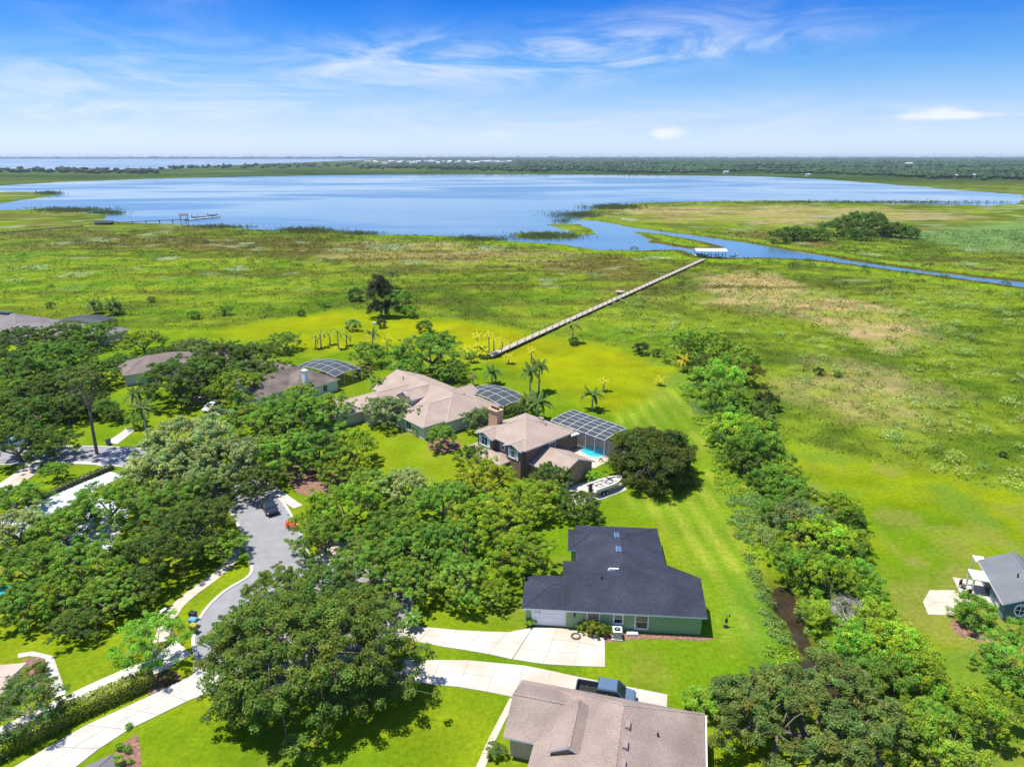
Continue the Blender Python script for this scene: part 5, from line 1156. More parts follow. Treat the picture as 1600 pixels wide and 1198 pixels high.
# clumps of low marsh shrubs: dark ones scattered, pale leafy ones in drifts
def shrubs(name, n, area_, colr, size, label, seed, thr=.5, nscale=16):
    rng = np.random.default_rng(seed)
    x0, x1, y0, y1 = area_; x = x0 + rng.random(n) * (x1 - x0); y = y0 + rng.random(n) * (y1 - y0)
    _, z, sl, sw_, dd, _ = sample_ground(x, y); k = (sl > 2) & (sw_ > 1.5) & (fbm(x, y, nscale, seed) > thr)
    x, y, z = x[k], y[k], z[k]; r = size * (.5 + rng.random(len(x)) ** 2 * 1.3)
    cen = np.stack([x, y, z + r * .35], 1)
    V, F, T = leaves(rng, cen, r, len(x) * 60, .34 * size, flat=.75, low=-.1)
    o = link(bpy.data.objects.new(name, fastmesh(name, V, F, LEAF, T))); o.color = (*colr, 1); tag(o, label, 'marsh shrubs', kind='stuff')
shrubs('marsh_shrubs', 2600, (30, 240, 95, 260), (.30, .38, .10), 1.0, 'pale leafy low growth in drifts on the right marsh', 401, .50)
shrubs('marsh_shrubs', 500, (-260, 320, 120, 330), (.055, .085, .02), .9, 'dark low shrubs dotted over the marsh', 402, .54, 22)
shrubs('marsh_shrubs', 700, (-260, 420, 260, 460), (.07, .11, .022), 1.5, 'dark scrub along the lake and canal banks', 403, .55, 30)
# weeds on the ditch banks
rng = np.random.default_rng(77)
dl_ = np.array([tuple(q) for q in resample(DITCH, 300)]); dv = np.gradient(dl_, axis=0); dv /= np.linalg.norm(dv, axis=1, keepdims=True)
for nm, cnt, colr, o0, o1, thr, lab in (('ditch_weeds', 1100, (.26, .38, .03), -4.6, 2.5, (.0, .5), 'bright green weeds carpeting the lawn side of the ditch'), ('ditch_weeds', 900, (.19, .29, .07), -3.6, 2.0, (.5, 1.), 'grey green weeds in patches along the ditch')):
    kx = rng.integers(0, 285, cnt); off = o0 + rng.random(cnt) * (o1 - o0)
    p2 = dl_[kx] + np.stack([-dv[kx, 1], dv[kx, 0]], 1) * off[:, None]
    ns = fbm(p2[:, 0], p2[:, 1], 7, 88, 2); _, zz_, _, _, dd_, _ = sample_ground(p2[:, 0], p2[:, 1])
    k = (ns > thr[0]) & (ns <= thr[1]) & ((dd_ > 1.6) | (p2[:, 1] > 77)) & (p2[:, 1] > 57)
    p2, zz_ = p2[k], zz_[k]; r = .35 + .45 * rng.random(len(p2))
    V, F, T = leaves(rng, np.stack([p2[:, 0], p2[:, 1], zz_ + r * .2], 1), r, len(p2) * 60, .24, flat=.55, low=-.05, shell=.4)
    o = link(bpy.data.objects.new(nm, fastmesh(nm, V, F, LEAF, T))); o.color = (*colr, 1); tag(o, lab, 'weeds', kind='stuff')
# shore reeds standing in the water
rng = np.random.default_rng(31)
rp = []
for (cx, cy, wx, wy, n) in ((480, 361, 45, 5, 1300), (560, 365, 35, 3, 350), (740, 374, 50, 5, 900), (855, 369, 48, 5, 1600), (905, 336, 40, 5, 700), (960, 324, 45, 4, 900), (110, 329, 60, 4, 900), (170, 333, 22, 2, 300), (340, 355, 50, 3, 500), (1350, 317, 220, 2.0, 800), (75, 303, 18, 2.5, 250), (600, 273, 260, .5, 900), (880, 345, 18, 3, 80)):
    for _ in range(n): rp.append(G(cx + rng.normal() * wx * .5, cy + rng.normal() * wy * .5))
rp = np.array(rp); d_ = np.clip(rp[:, 1] / 450, .8, 3)
rc = np.array([[.10, .12, .04]]) * (.7 + .7 * rng.random((len(rp), 1)))
tufts('shore_reeds', np.stack([rp[:, 0], rp[:, 1], np.full(len(rp), -.3)], 1), rc, (1.1 + .6 * rng.random(len(rp))) * d_, 4, rng, 'dark reeds standing in the shallow water along the shore', 'reeds', upright=2.2, aspect=.16, spread=.9)
# far woods
rng = np.random.default_rng(51)
def lumps(name, x, y, r, h, cols, label):
    """rounded tree crowns, each a small uneven solid"""
    me0 = bmesh.new(); bmesh.ops.create_icosphere(me0, subdivisions=1, radius=1.0)
    bv = np.array([v.co[:] for v in me0.verts]); bf = np.array([[v.index for v in f.verts] for f in me0.faces]); me0.free()
    n = len(x); V = bv[None] * (1 + .32 * rng.normal(size=(n, len(bv), 1)))
    V = V * np.stack([r, r, h * .5], 1)[:, None, :] + np.stack([x, y, h * .45], 1)[:, None, :]
    F = (bf[None] + (np.arange(n) * len(bv))[:, None, None]).reshape(-1, 3)
    T = np.repeat(cols, len(bv), 0) * (.75 + .5 * rng.random((n * len(bv), 1)))
    o = link(bpy.data.objects.new(name, fastmesh(name, V.reshape(-1, 3), F, LEAF, T))); o.color = (1, 1, 1, 1); tag(o, label, 'woods', kind='stuff')
def inpoly(x, y, poly): return sdist(x, y, poly) < 0
n_ = 60000
y_ = 1500 * (10 ** (rng.random(n_) * .95)); x_ = (rng.random(n_) * 2 - 1) * y_ * .85
sdf = sdist(x_, y_, FOREST) + (fbm(x_, y_, 120, 151) - .5) * 160
SUBDIV = [G(*q) for q in [(555, 249.3), (810, 249.3), (815, 262), (555, 262)]]
k = (sdf < 0) & (sdist(x_, y_, SUBDIV) > 0) & (fbm(x_, y_, 260, 160) > .40) & (y_ < 12500)
x_, y_ = x_[k][:11000], y_[k][:11000]; s_ = np.clip(y_ / 3000, .7, 3)
lumps('far_woods', x_, y_, (4 + 9 * rng.random(len(x_)) ** 1.5) * s_, (7 + 9 * fbm(x_, y_, 140, 171)) * np.clip(s_, .8, 1.5), np.array([[.050, .098, .032]]) * (.35 + 1.3 * fbm(x_, y_, 110, 172)[:, None]) * (.8 + .4 * rng.random((len(x_), 1))), 'dark green woods beyond the lake reaching the skyline')
xb, yb = [], []
for (a, b, n, w) in (((0, 268), (110, 267), 60, 3.5), ((95, 268), (250, 270), 90, 3), ((250, 263), (560, 258), 120, 3), ((560, 262), (830, 266), 110, 2), ((-200, 270), (0, 268), 60, 3), ((700, 262), (860, 267), 80, 3)):
    for _ in range(n):
        t_ = rng.random(); q = G(a[0] + (b[0] - a[0]) * t_, a[1] + (b[1] - a[1]) * t_ + rng.normal() * w * .5); xb.append(q[0]); yb.append(q[1])
xb, yb = np.array(xb), np.array(yb); kf = (sdist(xb, yb, FARLAKE) > 5) & (sdist(xb, yb, LAKE) > 20); xb, yb = xb[kf], yb[kf]
lumps('shore_woods', xb, yb, 6 + 7 * rng.random(len(xb)), 7 + 8 * rng.random(len(xb)), np.array([[.05, .08, .03]]) * (.6 + .9 * rng.random((len(xb), 1))), 'scattered trees on the strip between the two lakes')
xh = np.linspace(-12500, 9000, 1300) + rng.normal(size=1300) * 30; yh = 12200 + rng.normal(size=1300) * 500
yh = np.where(xh < -200, 12100 + rng.random(1300) * 500, yh)
lumps('skyline_woods', xh, yh, 40 + 40 * rng.random(1300), 16 + 14 * rng.random(1300), np.array([[.05, .08, .035]]) * (.7 + .6 * rng.random((1300, 1))), 'thin dark line of woods on the skyline')

# ------------------------------------------------------------------ far buildings
def far_house(x, y, rz, w, d, h, rm, wmm, label, group):
    o = empty('far_house', (x, y, 0), rz); tag(o, label, 'house', group)
    wing(o, -w / 2, w / 2, -d / 2, d / 2, h, .45, 'x', (0, 0), .6, rm, wmm); return o
FRM = [mat('far_roof_grey', (.36, .33, .31), .9, .1), mat('far_roof_red', (.42, .22, .15), .9, .1), mat('far_roof_pale', (.60, .58, .55), .9, .05)]
rr = random.Random(5)
for i in range(46):
    px = 572 + (i / 45) * 225 + rr.uniform(-4, 4); py = 256.2 - .8 * math.sin(i * .7) - rr.uniform(0, 3.0)
    q = G(px, py); far_house(q[0], q[1], rr.uniform(-.6, .6), rr.uniform(24, 40), 16, 9, FRM[1] if i < 10 and i % 2 else FRM[i % 3 if i % 3 != 1 else 0], WHITE, 'tiny pale house in the far subdivision across the lake', 'far subdivision across the lake')
for px, py, w_, lab in ((903, 246.2, 90, 'white commercial building near the skyline, left of the long one'), (926, 246, 170, 'long white commercial building near the skyline'), (1262, 276, 14, 'white lakeside house on the far shore by the thin reeds'), (512, 245.3, 110, 'white block on the skyline left of the far subdivision'), (1420, 257, 60, 'white shed roof in the right woods'), (1494, 278, 16, 'small white house at the right marsh edge'), (1520, 277, 18, 'second small white house at the right marsh edge'), (1490, 245.5, 130, 'pale building on the right skyline'), (852, 260.5, 16, 'tiny white house at the wood edge beyond the lake'), (1134, 271.5, 20, 'pale boathouse on the far shore')):
    q = G(px, py); far_house(q[0], q[1], 0, w_ * .7, w_ * .3, 6, FRM[2], WHITE, lab, 'far white buildings')

# ------------------------------------------------------------------ boardwalk, docks, boats
def walk_on_posts(label, a, b, w, z, gap, deckm, postm, rail, wall_cat='boardwalk', post_w=.16):
    a, b = Vector(a), Vector(b); d = (b - a); L = d.length; rz = math.atan2(d.y, d.x)
    o = empty('boardwalk', (a.x, a.y, 0), rz); tag(o, label, wall_cat)
    n = max(1, round(L / 6.0))
    for i in range(n): box('deck_board', L * i / n + .02, L * (i + 1) / n - .02, -w / 2, w / 2, z - .09, z + random.uniform(-.008, .008), deckm, o)
    box('joist', 0, L, -w / 2 + .15, w / 2 - .15, z - .38, z - .10, postm, o)
    pm = MB(); pm.box(-post_w / 2, post_w / 2, -post_w / 2, post_w / 2, -1.2, z + rail); p0 = pm.build('post', postm, o); p0.location = (.2, w / 2 + .05, 0)
    m = round(L / gap)
    for i in range(m + 1):
        for s in (-1, 1):
            if i == 0 and s == 1: continue
            q = p0.copy(); COL.objects.link(q); q.parent = o; q.location = (L * i / m + (.2 if i == 0 else 0), s * (w / 2 + .05), 0); q.scale = (1, 1, 1 + random.uniform(-.04, .04))
    return o
A1, B1 = P(765, 555, .9), P(1100, 404.5, .9)
walk_on_posts('long pale wooden boardwalk crossing the marsh to the boathouse', A1.xy, B1.xy, 2.1, .9, 4.2, WOODP, mat('weathered_post', (.28, .23, .18), .9, .2), .85, post_w=.18)
bw = (B1 - A1).normalized(); mid = P(970, 456, .9)
lo = box('bench_landing', -1.6, 1.6, -1.5, 1.5, .78, .93, WOODP); lo.location = (mid.x - .2, mid.y + 1.2, 0); lo.rotation_euler = (0, 0, math.atan2(bw.y, bw.x)); tag(lo, 'small wooden landing halfway along the pale boardwalk', 'landing')
bh = empty('boathouse', (*P(1109, 402, 0).xy, 0), R(-4)); tag(bh, 'boathouse with pale metal roof at the end of the boardwalk', 'boathouse')
TIN = mat('tin_roof', (.62, .66, .70), .35, .06, 1.2, metal=.3, stretch=(6, .3, 1))
roof_part(bh, -7.6, 7.6, -3.6, 3.6, 3.6, .28, 'x', (0, 0), .4, TIN, WHITE)
for x in (-7.2, -3.6, 0, 3.6, 7.2):
    for y in (-3.3, 3.3):
        b_ = MB(); b_.bar((x, y, -1), (x, y, 3.5), .22); b_.build('post', WOODD, bh)
box('dock_deck', -7.8, -1.4, -3.6, 3.6, .75, .9, WOODP, bh); box('dock_deck', -1.4, 7.8, 2.4, 3.6, .75, .9, WOODP, bh); box('bench', -6.5, -3.0, 2.6, 3.1, .9, 1.4, WOODD, bh)
def hull(name, L, W, H, m, inner, parent, z0=0.0):
    st = []
    for i in range(11):
        t_ = i / 10; x = -L / 2 + L * t_; k = 1 if t_ < .55 else max(.03, math.cos((t_ - .55) / .45 * math.pi / 2) ** .8)
        hh_ = H * (1 + .25 * max(0, t_ - .5)); st.append([(x, -W / 2 * k, hh_), (x, -W / 2 * .86 * k, hh_ * .35), (x, 0, max(0, (t_ - .75)) * H * 2), (x, W / 2 * .86 * k, hh_ * .35), (x, W / 2 * k, hh_), (x, W / 2 * .82 * k, hh_ - .02), (x, W / 2 * .8 * k, hh_ * .55), (x, -W / 2 * .8 * k, hh_ * .55), (x, -W / 2 * .82 * k, hh_ - .02)])
    v = [(x, y, z + z0) for s in st for x, y, z in s]; f = []; mi = []
    for i in range(10):
        for j in range(9):
            a, b2 = i * 9 + j, i * 9 + (j + 1) % 9; f.append((a, b2, b2 + 9, a + 9)); mi.append(1 if 5 <= j <= 7 else 0)
    f += [tuple(range(9)), tuple(range(90, 99))]; mi += [0, 0]
    return mobj(name, v, f, m, parent, mats=[m, inner], mi=mi)
GEL = mat('white_gelcoat', (.75, .73, .68), .3, .04, 1, spec=.5); DECKIN = mat('boat_floor', (.52, .46, .38), .7, .1, 2); BLUEB = mat('dark_blue_hull', (.03, .05, .09), .35, .1, 2)
def boat(label, loc, rz, L, W, H, m, z=0.0, detail=True, group=None):
    o = empty('motor_boat', (*loc, z), rz); tag(o, label, 'boat', group)
    hull('hull', L, W, H, m, DECKIN, o)
    mb = MB(); mb.box(-L / 2 - .45, -L / 2 + .02, -.2, .2, H * .2, H * 1.5); mb.build('outboard_motor', BLACK, o)
    if detail:
        c_ = MB(); c_.box(-.2, .5, .25, .85, H * .55, H * 1.25); c_.build('console', GEL, o); c_ = MB(); c_.box(-.2, .5, -.85, -.25, H * .55, H * 1.25); c_.build('console', GEL, o)
        w_ = MB(); w_.add([(.5, -.95, H * 1.0), (.5, .95, H * 1.0), (.2, .85, H * 1.65), (.2, -.85, H * 1.65), (.53, -.95, H * 1.0), (.53, .95, H * 1.0), (.23, .85, H * 1.65), (.23, -.85, H * 1.65)], [(0, 1, 2, 3), (4, 5, 6, 7), (0, 1, 5, 4), (3, 2, 6, 7)]); w_.build('windshield', mat('tinted_glass', (.05, .06, .07), .1, .2, spec=.7), o)
        for x in (-1.1, -1.9): 
            for y in (-.5, .5): box('seat', x - .25, x + .25, y - .28, y + .28, H * .5, H * .95, mat('boat_seat', (.55, .48, .42), .7), o)
        box('bow_cushion', L * .22, L * .36, -.45, .45, H * .56, H * .9, MATS['boat_seat'], o)
        wd = MB(); wd.tube([(-.3, -.9, H), (-.5, -.8, H * 2.0), (-.5, .8, H * 2.0), (-.3, .9, H)], [.035] * 4, 5); wd.build('tow_arch', BLACK, o)
    return o
tp = P(948, 766, 0); ta = math.atan2(P(975, 752).y - P(918, 772).y, P(975, 752).x - P(918, 772).x)
boat('beige and white open motor boat parked by the brown garage', (tp.x, tp.y), ta, 6.4, 2.5, .95, GEL, .62)
trl = empty('boat_trailer', (tp.x, tp.y, 0), ta); tag(trl, 'dark trailer under the parked beige boat', 'trailer')
fm_ = MB(); fm_.bar((-3, -.8, .55), (2.6, -.8, .55), .12); fm_.build('rail', METAL, trl); fm_ = MB(); fm_.bar((-3, .8, .55), (2.6, .8, .55), .12); fm_.build('rail', METAL, trl)
fm_ = MB(); fm_.bar((2.6, -.8, .55), (4.2, 0, .5), .12); fm_.bar((2.6, .8, .55), (4.2, 0, .5), .12); fm_.build('tongue', METAL, trl)
def wheel_mesh(r, w):
    b = MB(); b.tube([(0, -w / 2, 0), (0, -w / 2 + .01, 0), (0, w / 2 - .01, 0), (0, w / 2, 0)], [r * .9, r, r, r * .9], 18); return b
def wheel(parent, x, y, r=.36, w=.24):
    o = wheel_mesh(r, w).build('wheel', RUBBER, parent); o.location = (x, y, r)
    b = wheel_mesh(r * .58, w + .03).build('rim', METAL, o); return o
for s in (-1, 1): wheel(trl, -.9, s * 1.05, .32); wheel(trl, -1.65, s * 1.05, .32)
# left pier with boats
A2, B2 = P(140, 350, 1.2), P(290, 343.5, 1.2)
walk_on_posts('dark far pier running out into the lake at the left', A2.xy, B2.xy, 2.6, 1.6, 9, WOODD, WOODD, .4, 'pier', .4)
walk_on_posts('dark low boardwalk across the left marsh', P(-40, 367, .9).xy, P(128, 352.5, .9).xy, 2.4, 1.1, 12, WOODD, WOODD, .1, 'boardwalk', .3)
pa, pb = P(292, 343.5, .4), P(342, 338, .4)
walk_on_posts('low floating dock beyond the red roofed pier head', pa.xy, pb.xy, 2.4, .5, 10, mat('white_deck', (.7, .7, .7), .7), WOODD, .6, 'pier', .3)
ph = empty('pier_shelter', (*P(288, 344.5).xy, 0), R(30)); tag(ph, 'small dark red roofed shelter at the pier head', 'shelter')
roof_part(ph, -3, 3, -2.4, 2.4, 4.2, .4, 'x', (0, 0), .4, mat('dull_red_roof', (.16, .07, .055), .9, .1), WOODD)
for x in (-2.6, 2.6):
    for y in (-2, 2): b_ = MB(); b_.bar((x, y, -1), (x, y, 4.1), .25); b_.build('post', WOODD, ph)
for i, (px, py, lab) in enumerate(((308, 340.6, 'white boat nearest the red pier shelter'), (318, 340.0, 'white boat in the middle of the far pier berths'), (333, 337.4, 'white boat at the outer end of the far pier'))):
    q = P(px, py); boat(lab, (q.x, q.y), R(15 * i), 8.5, 3.2, 1.7, GEL, -.3, False, 'boats at the far pier')
sh = empty('marsh_shed', (*P(163, 350.5).xy, 0), R(5)); tag(sh, 'small black roofed shed where the left boardwalk meets the pier', 'shed'); wing(sh, -6, 6, -2.5, 2.5, 2.0, .25, 'x', (0, 0), .4, mat('black_roof', (.03, .03, .03), .8), WOODD)
q = P(1115, 404, 0); boat('dark boat moored under the boathouse roof', (q.x + 1.5, q.y + 1), R(5), 6, 2.2, .9, BLUEB, -.2, True)
for i, (px, py, lab) in enumerate(((1146, 400.5, 'small dark boat left of the two drifting by the boathouse'), (1151, 397.5, 'small dark boat right of the two drifting by the boathouse'))):
    q = P(px, py); boat(lab, (q.x, q.y), R(20 + 40 * i), 3.4, 1.4, .5, BLUEB, -.2, False, 'small boats by the boathouse')

# ------------------------------------------------------------------ vehicles
PAINT = {}
def paint(name, c):
    m = mat(name, c, .28, .03, 1, spec=.6); b = m.node_tree.nodes['Principled BSDF']; b.inputs['Coat Weight'].default_value = .6; b.inputs['Coat Roughness'].default_value = .08; return m
CARG = mat('car_glass', (.02, .035, .04), .06, .2, 1, spec=.9)
def loft(secs):
    """sections: list of rings with the same count"""
    v = [p for s in secs for p in s]; n = len(secs[0]); f = []
    for i in range(len(secs) - 1):
        for j in range(n): f.append((i * n + j, i * n + (j + 1) % n, (i + 1) * n + (j + 1) % n, (i + 1) * n + j))
    f += [tuple(range(n))[::-1], tuple((len(secs) - 1) * n + j for j in range(n))]
    return v, f
def ring(x, w, z0, z1, c=.12, wt=None):
    wt = wt if wt is not None else w
    return [(x, -w / 2, z0 + c), (x, -w / 2 + c, z0), (x, w / 2 - c, z0), (x, w / 2, z0 + c), (x, (w * .6 + wt * .4) / 2, z1 - c), (x, wt / 2 - c, z1), (x, -wt / 2 + c, z1), (x, -(w * .6 + wt * .4) / 2, z1 - c)]
def vehicle(name, label, loc, rz, col, pickup=False, cat='car'):
    o = empty(name, (*loc, 0.06), rz); tag(o, label, cat)
    L = 5.7 if pickup else 4.6; W = 1.95 if pickup else 1.82; zb = 1.05 if pickup else .92
    v, f = loft([ring(-L / 2, W * .94, .42, zb * .93), ring(-L / 2 + .25, W, .34, zb), ring(.4, W, .34, zb), ring(L / 2 - .9, W, .34, zb * .98), ring(L / 2 - .15, W * .95, .36, zb * .86), ring(L / 2, W * .86, .45, zb * .72)])
    if pickup:
        xb = -L / 2 + 1.95
        v, f = loft([ring(xb, W, .34, zb), ring(.4, W, .34, zb), ring(L / 2 - .9, W, .34, zb), ring(L / 2 - .15, W * .95, .36, zb * .92), ring(L / 2, W * .86, .45, zb * .78)])
        mobj('body', v, f, col, o)
        bed_ = MB(); bed_.box(-L / 2, xb - .02, -W / 2, W / 2, .38, .55); bed_.build('bed_floor', BLACK, o)
        for s in (-1, 1):
            b_ = MB(); b_.box(-L / 2, xb - .02, min(s * W / 2, s * (W / 2 - .14)), max(s * W / 2, s * (W / 2 - .14)), .55, zb); b_.build('bed_side', col, o)
            b_ = MB(); b_.box(-L / 2 + .02, xb - .03, min(s * (W / 2 + .005), s * (W / 2 - .17)), max(s * (W / 2 + .005), s * (W / 2 - .17)), zb, zb + .03); b_.build('bed_rail', BLACK, o)
        b_ = MB(); b_.box(-L / 2 - .06, -L / 2 + .08, -W / 2 + .15, W / 2 - .15, .55, zb); b_.build('tailgate', BLACK, o)
        cab = [ring(xb - .02, W * .95, zb - .05, zb + .1, .05, W * .93), ring(xb + .12, W * .95, zb - .05, zb + .80, .08, W * .80), ring(xb + 2.0, W * .95, zb - .05, zb + .82, .08, W * .80), ring(xb + 2.75, W * .95, zb - .05, zb + .1, .05, W * .92)]
        xr0, xr1, xw, zt, = xb + .15, xb + 1.98, xb + 2.72, zb + .82
    else:
        mobj('body', v, f, col, o)
        cab = [ring(-L / 2 + .2, W * .9, zb - .05, zb + .06, .04, W * .86), ring(-L / 2 + .8, W * .92, zb - .05, zb + .55, .08, W * .74), ring(.35, W * .92, zb - .05, zb + .57, .08, W * .74), ring(1.25, W * .92, zb - .05, zb + .06, .04, W * .86)]
        xr0, xr1, xw, zt = -L / 2 + .82, .36, 1.2, zb + .57
    v, f = loft(cab); mobj('cabin_glass', v, f, CARG, o)
    rw = W * (.80 if pickup else .74)
    rf = MB(); rf.add([(xr0, -rw / 2, zt - .06), (xr1, -rw / 2, zt - .06), (xr1, rw / 2, zt - .06), (xr0, rw / 2, zt - .06), (xr0 + .06, -rw / 2 + .06, zt + .04), (xr1 - .04, -rw / 2 + .06, zt + .04), (xr1 - .04, rw / 2 - .06, zt + .04), (xr0 + .06, rw / 2 - .06, zt + .04)], [(0, 1, 5, 4), (1, 2, 6, 5), (2, 3, 7, 6), (3, 0, 4, 7), (4, 5, 6, 7), (0, 3, 2, 1)]); rf.build('roof_panel', col, o)
    for s in (-1, 1):
        p_ = MB(); p_.bar((xr1, s * rw / 2, zt), (xw, s * W * .45, zb), .09); p_.bar((xr0, s * rw / 2, zt), (xr0 - (.12 if pickup else .5), s * W * .44, zb), .1); p_.bar(((xr0 + xr1) / 2, s * (rw / 2 + .005), zt), ((xr0 + xr1) / 2, s * W * .465, zb), .1); p_.build('pillar', col, o)
        hl = MB(); hl.box(L / 2 - .16, L / 2 - .02, s * W * .40 - .16, s * W * .40 + .16, zb * .58, zb * .74); hl.build('headlight', WHITE, o)
        tl = MB(); tl.box(-L / 2 - .03, -L / 2 + .1, s * W * .42 - .1, s * W * .42 + .1, zb * .6, zb * .9); tl.build('tail_light', mat('red_lens', (.4, .02, .02), .2), o)
        mi_ = MB(); mi_.box(xw - .35, xw - .15, s * W * .5 - .02 + (0 if s > 0 else -.2), s * W * .5 + .2 + (0 if s > 0 else -.18), zb, zb + .2); mi_.build('mirror', col, o)
        for x in (-L / 2 + .95, L / 2 - .95): wheel(o, x, s * (W / 2 - .08), .38 if pickup else .33)
    return o
pd = P(975, 1092).xy - P(905, 1080).xy
vehicle('pickup_truck', 'blue pickup truck with black open bed beside the taupe roof', P(946, 1093).xy, math.atan2(pd.y, pd.x), paint('steel_blue_paint', (.085, .13, .19)), True, 'pickup')
vehicle('parked_car', 'blue car half hidden under oaks at the left edge', P(24, 697).xy, R(20), paint('blue_paint', (.14, .22, .42)))
vehicle('parked_car', 'white car with dark windscreen on the drive between oaks', P(333, 640).xy, R(-110), paint('white_paint_car', (.7, .7, .7)))
vehicle('parked_car', 'black car in tree shade at the right side of the street', P(421, 797).xy, R(-55), paint('black_paint', (.012, .012, .016)))

# ------------------------------------------------------------------ small things
def bin_(label, loc, rz, c, lid):
    o = empty('wheeled_bin', (*loc, .03), rz); tag(o, label, 'bin', 'wheeled bins at the kerb')
    b = MB(); b.add([(-.24, -.28, .05), (.24, -.28, .05), (.24, .26, .05), (-.24, .26, .05), (-.31, -.36, 1.0), (.31, -.36, 1.0), (.31, .36, 1.0), (-.31, .36, 1.0)], [(0, 3, 2, 1), (4, 5, 6, 7), (0, 1, 5, 4), (1, 2, 6, 5), (2, 3, 7, 6), (3, 0, 4, 7)]); b.build('body', c, o)
    b = MB(); b.add([(-.34, -.40, 1.0), (.34, -.40, 1.0), (.34, .40, 1.02), (-.34, .40, 1.02), (-.30, -.34, 1.06), (.30, -.34, 1.06), (.30, .36, 1.13), (-.30, .36, 1.13)], [(0, 3, 2, 1), (4, 5, 6, 7), (0, 1, 5, 4), (1, 2, 6, 5), (2, 3, 7, 6), (3, 0, 4, 7)]); b.build('lid', lid, o)
    b = MB(); b.tube([(-.25, .44, .98), (.25, .44, .98)], [.025, .025], 6); b.build('handle', BLACK, o)
    for s in (-1, 1):
        w = wheel_mesh(.13, .06).build('wheel', RUBBER, o); w.location = (s * .28, .3, .13); w.rotation_euler = (0, 0, math.pi / 2)
BB = mat('blue_plastic', (.10, .30, .55), .5, .05, 2); GB = mat('grey_plastic', (.16, .18, .22), .5, .1, 2); YB = mat('olive_plastic', (.26, .26, .03), .6, .1, 2)
bin_('black bin, topmost of the three at the turning circle kerb', P(303, 969).xy, R(80), BLACK, BLACK); bin_('blue bin in the middle of the three at the kerb', P(303, 979).xy, R(85), BB, BB); bin_('olive yellow bin, lowest of the three at the kerb', P(304, 988).xy, R(75), YB, YB)
bin_('grey bin at the mouth of the narrow driveway', P(170, 695).xy, R(-20), GB, BLACK)
l0, l1 = P(231, 973, 4.6), P(259, 951, 5.0)
o = empty('street_lamp', (l0.x, l0.y, 0)); tag(o, 'street lamp with long pale arm among light green leaves', 'street lamp')
b_ = MB(); b_.tube([(0, 0, 0), (0, 0, 2.5), (0, 0, 4.5)], [.11, .09, .07], 8); b_.build('pole', METAL, o)
dv_ = Vector((l1.x - l0.x, l1.y - l0.y, 0)); b_ = MB(); b_.tube([(0, 0, 4.45), tuple(dv_ * .5 + Vector((0, 0, 4.85))), tuple(dv_ + Vector((0, 0, 5.0)))], [.06, .055, .05], 6); b_.build('arm', WHITE, o)
b_ = MB(); b_.bar(tuple(dv_ * .72 + Vector((0, 0, 4.98))), tuple(dv_ * 1.02 + Vector((0, 0, 5.04))), .3, .14); b_.build('lamp_head', WHITE, o)
q = P(1134, 979); o = empty('bird_feeder', (q.x, q.y, 0)); tag(o, 'thin dark bird feeder pole on the mown lawn', 'bird feeder')
b_ = MB(); b_.tube([(0, 0, 0), (0, 0, 1.7)], [.035, .03], 6); b_.build('pole', BLACK, o); b_ = MB(); b_.tube([(-.4, 0, 1.9), (-.3, 0, 1.7), (.3, 0, 1.7), (.4, 0, 1.9)], [.025] * 4, 5); b_.build('hook', METAL, o)
b_ = MB(); b_.tube([(0, 0, .55), (0, 0, .65), (0, 0, 1.05), (0, 0, 1.15)], [.05, .16, .16, .05], 8); b_.build('feeder', BLACK, o); b_ = MB(); b_.tube([(.28, 0, 1.35), (.28, 0, 1.65)], [.09, .05], 7); b_.build('seed_cup', BLACK, o); b_ = MB(); b_.tube([(0, 0, .01), (0, 0, .08)], [.32, .28], 12); b_.build('base', BLACK, o)
w_ = loc2(ha, 9.6, -1.0); o = empty('air_conditioner', (*w_, 0), R(-4.6)); tag(o, 'square air conditioner unit beside the green wall', 'air conditioner')
box('pad', -.6, .6, -.6, .6, 0, .12, CONC, o); box('casing', -.45, .45, -.45, .45, .12, 1.0, mat('ac_beige', (.50, .42, .30), .6, .1, 3), o)
b_ = MB(); b_.box(-.5, .5, -.5, .5, 1.0, 1.06); b_.build('top_cover', WHITE, o); b_ = MB(); b_.tube([(0, 0, 1.06), (0, 0, 1.09)], [.36, .36], 18); b_.build('fan_grille', BLACK, o)
b_ = MB(); b_.tube([(0, 0, 1.09), (0, 0, 1.12)], [.13, .13], 10); b_.build('fan_hub', METAL, o)
o = box('utility_box', -.6, .6, -.2, .2, 0, .3, WHITE); o.location = (*loc2(ha, 11.3, -.5), 0); tag(o, 'low white utility pipe box right of the air conditioner', 'utility box'); 
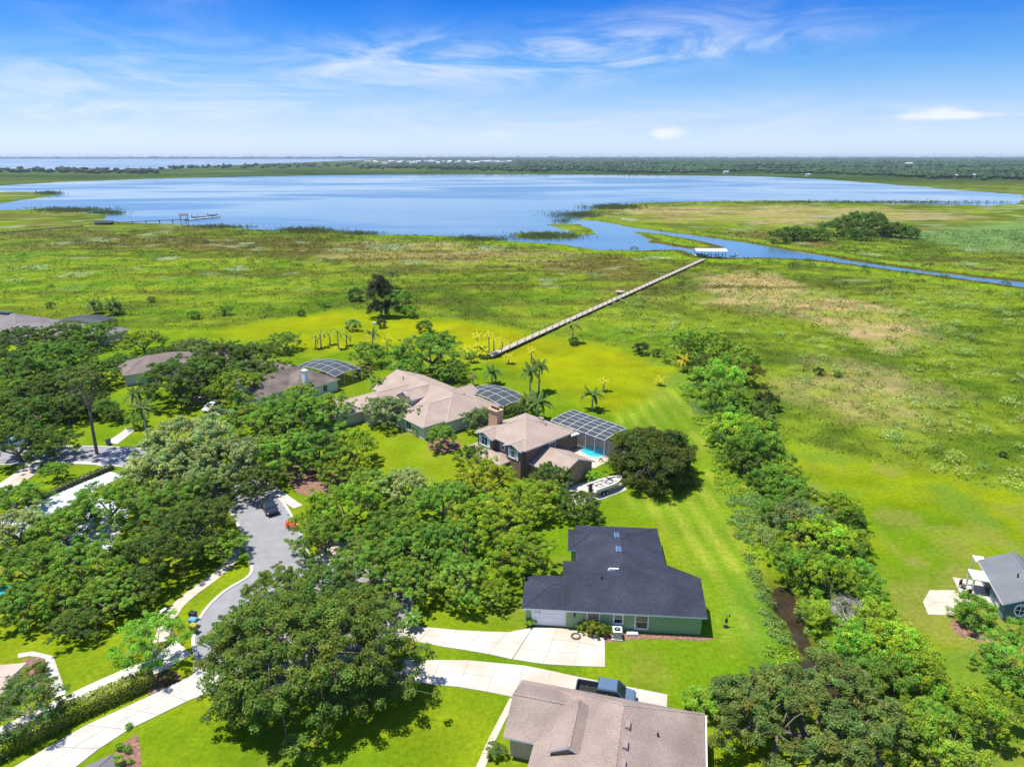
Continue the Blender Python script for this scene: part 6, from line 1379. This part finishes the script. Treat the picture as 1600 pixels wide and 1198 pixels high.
w_ = loc2(ha, 5.1, -1.3)
b_ = MB()
for k, r in enumerate((.55, .48, .41)):
    b_.tube([(r * math.cos(a * .3491), r * math.sin(a * .3491), .06 + k * .05) for a in range(19)], [.035] * 19, 5, False)
o = b_.build('garden_hose', mat('brown_hose', (.16, .09, .05), .6)); o.location = (*w_, 0.05); tag(o, 'coiled brown garden hose on the driveway edge', 'hose')
q = P(3, 921, 2.3); o = empty('patio_umbrella', (q.x, q.y, 0)); tag(o, 'teal patio umbrella at the left edge between oaks', 'umbrella')
b_ = MB(); b_.tube([(0, 0, 0), (0, 0, 2.5)], [.05, .05], 6); b_.build('pole', METAL, o)
v = [(0, 0, z_) if k < 0 else (1.35 * math.cos(k * math.pi / 4), 1.35 * math.sin(k * math.pi / 4), z_ - .65) for z_ in (2.7, 2.65) for k in range(-1, 8)]
f = [(0, 1 + k, 1 + (k + 1) % 8) for k in range(8)] + [(9, 10 + (k + 1) % 8, 10 + k) for k in range(8)] + [(1 + k, 10 + k, 10 + (k + 1) % 8, 1 + (k + 1) % 8) for k in range(8)]
mobj('canopy', v, f, mat('teal_canvas', (.02, .32, .30), .8, .1, 2), o)
q = P(586, 508); o = box('white_box', -.5, .5, -.4, .4, 0, .9, WHITE); o.location = (q.x, q.y, 0); o.name = 'well_cover'; tag(o, 'small white box at the foot of the cypress', 'box')

# ------------------------------------------------------------------ air
hz = box('haze', -15500, 15500, -80, 15800, -4.0, 56.0, None or MATS['white_paint']); hz.data.materials.clear()
hm = bpy.data.materials.new('haze_air'); hm.use_nodes = True; t = hm.node_tree; t.nodes.clear()
pv = t.nodes.new('ShaderNodeVolumePrincipled'); pv.inputs['Color'].default_value = (.72, .86, 1, 1); pv.inputs['Density'].default_value = 0.00005; pv.inputs['Anisotropy'].default_value = 0.2
mo = t.nodes.new('ShaderNodeOutputMaterial'); t.links.new(pv.outputs[0], mo.inputs['Volume'])
hz.data.materials.append(hm); tag(hz, 'thin pale haze over the far lake and woods', 'haze', kind='stuff')
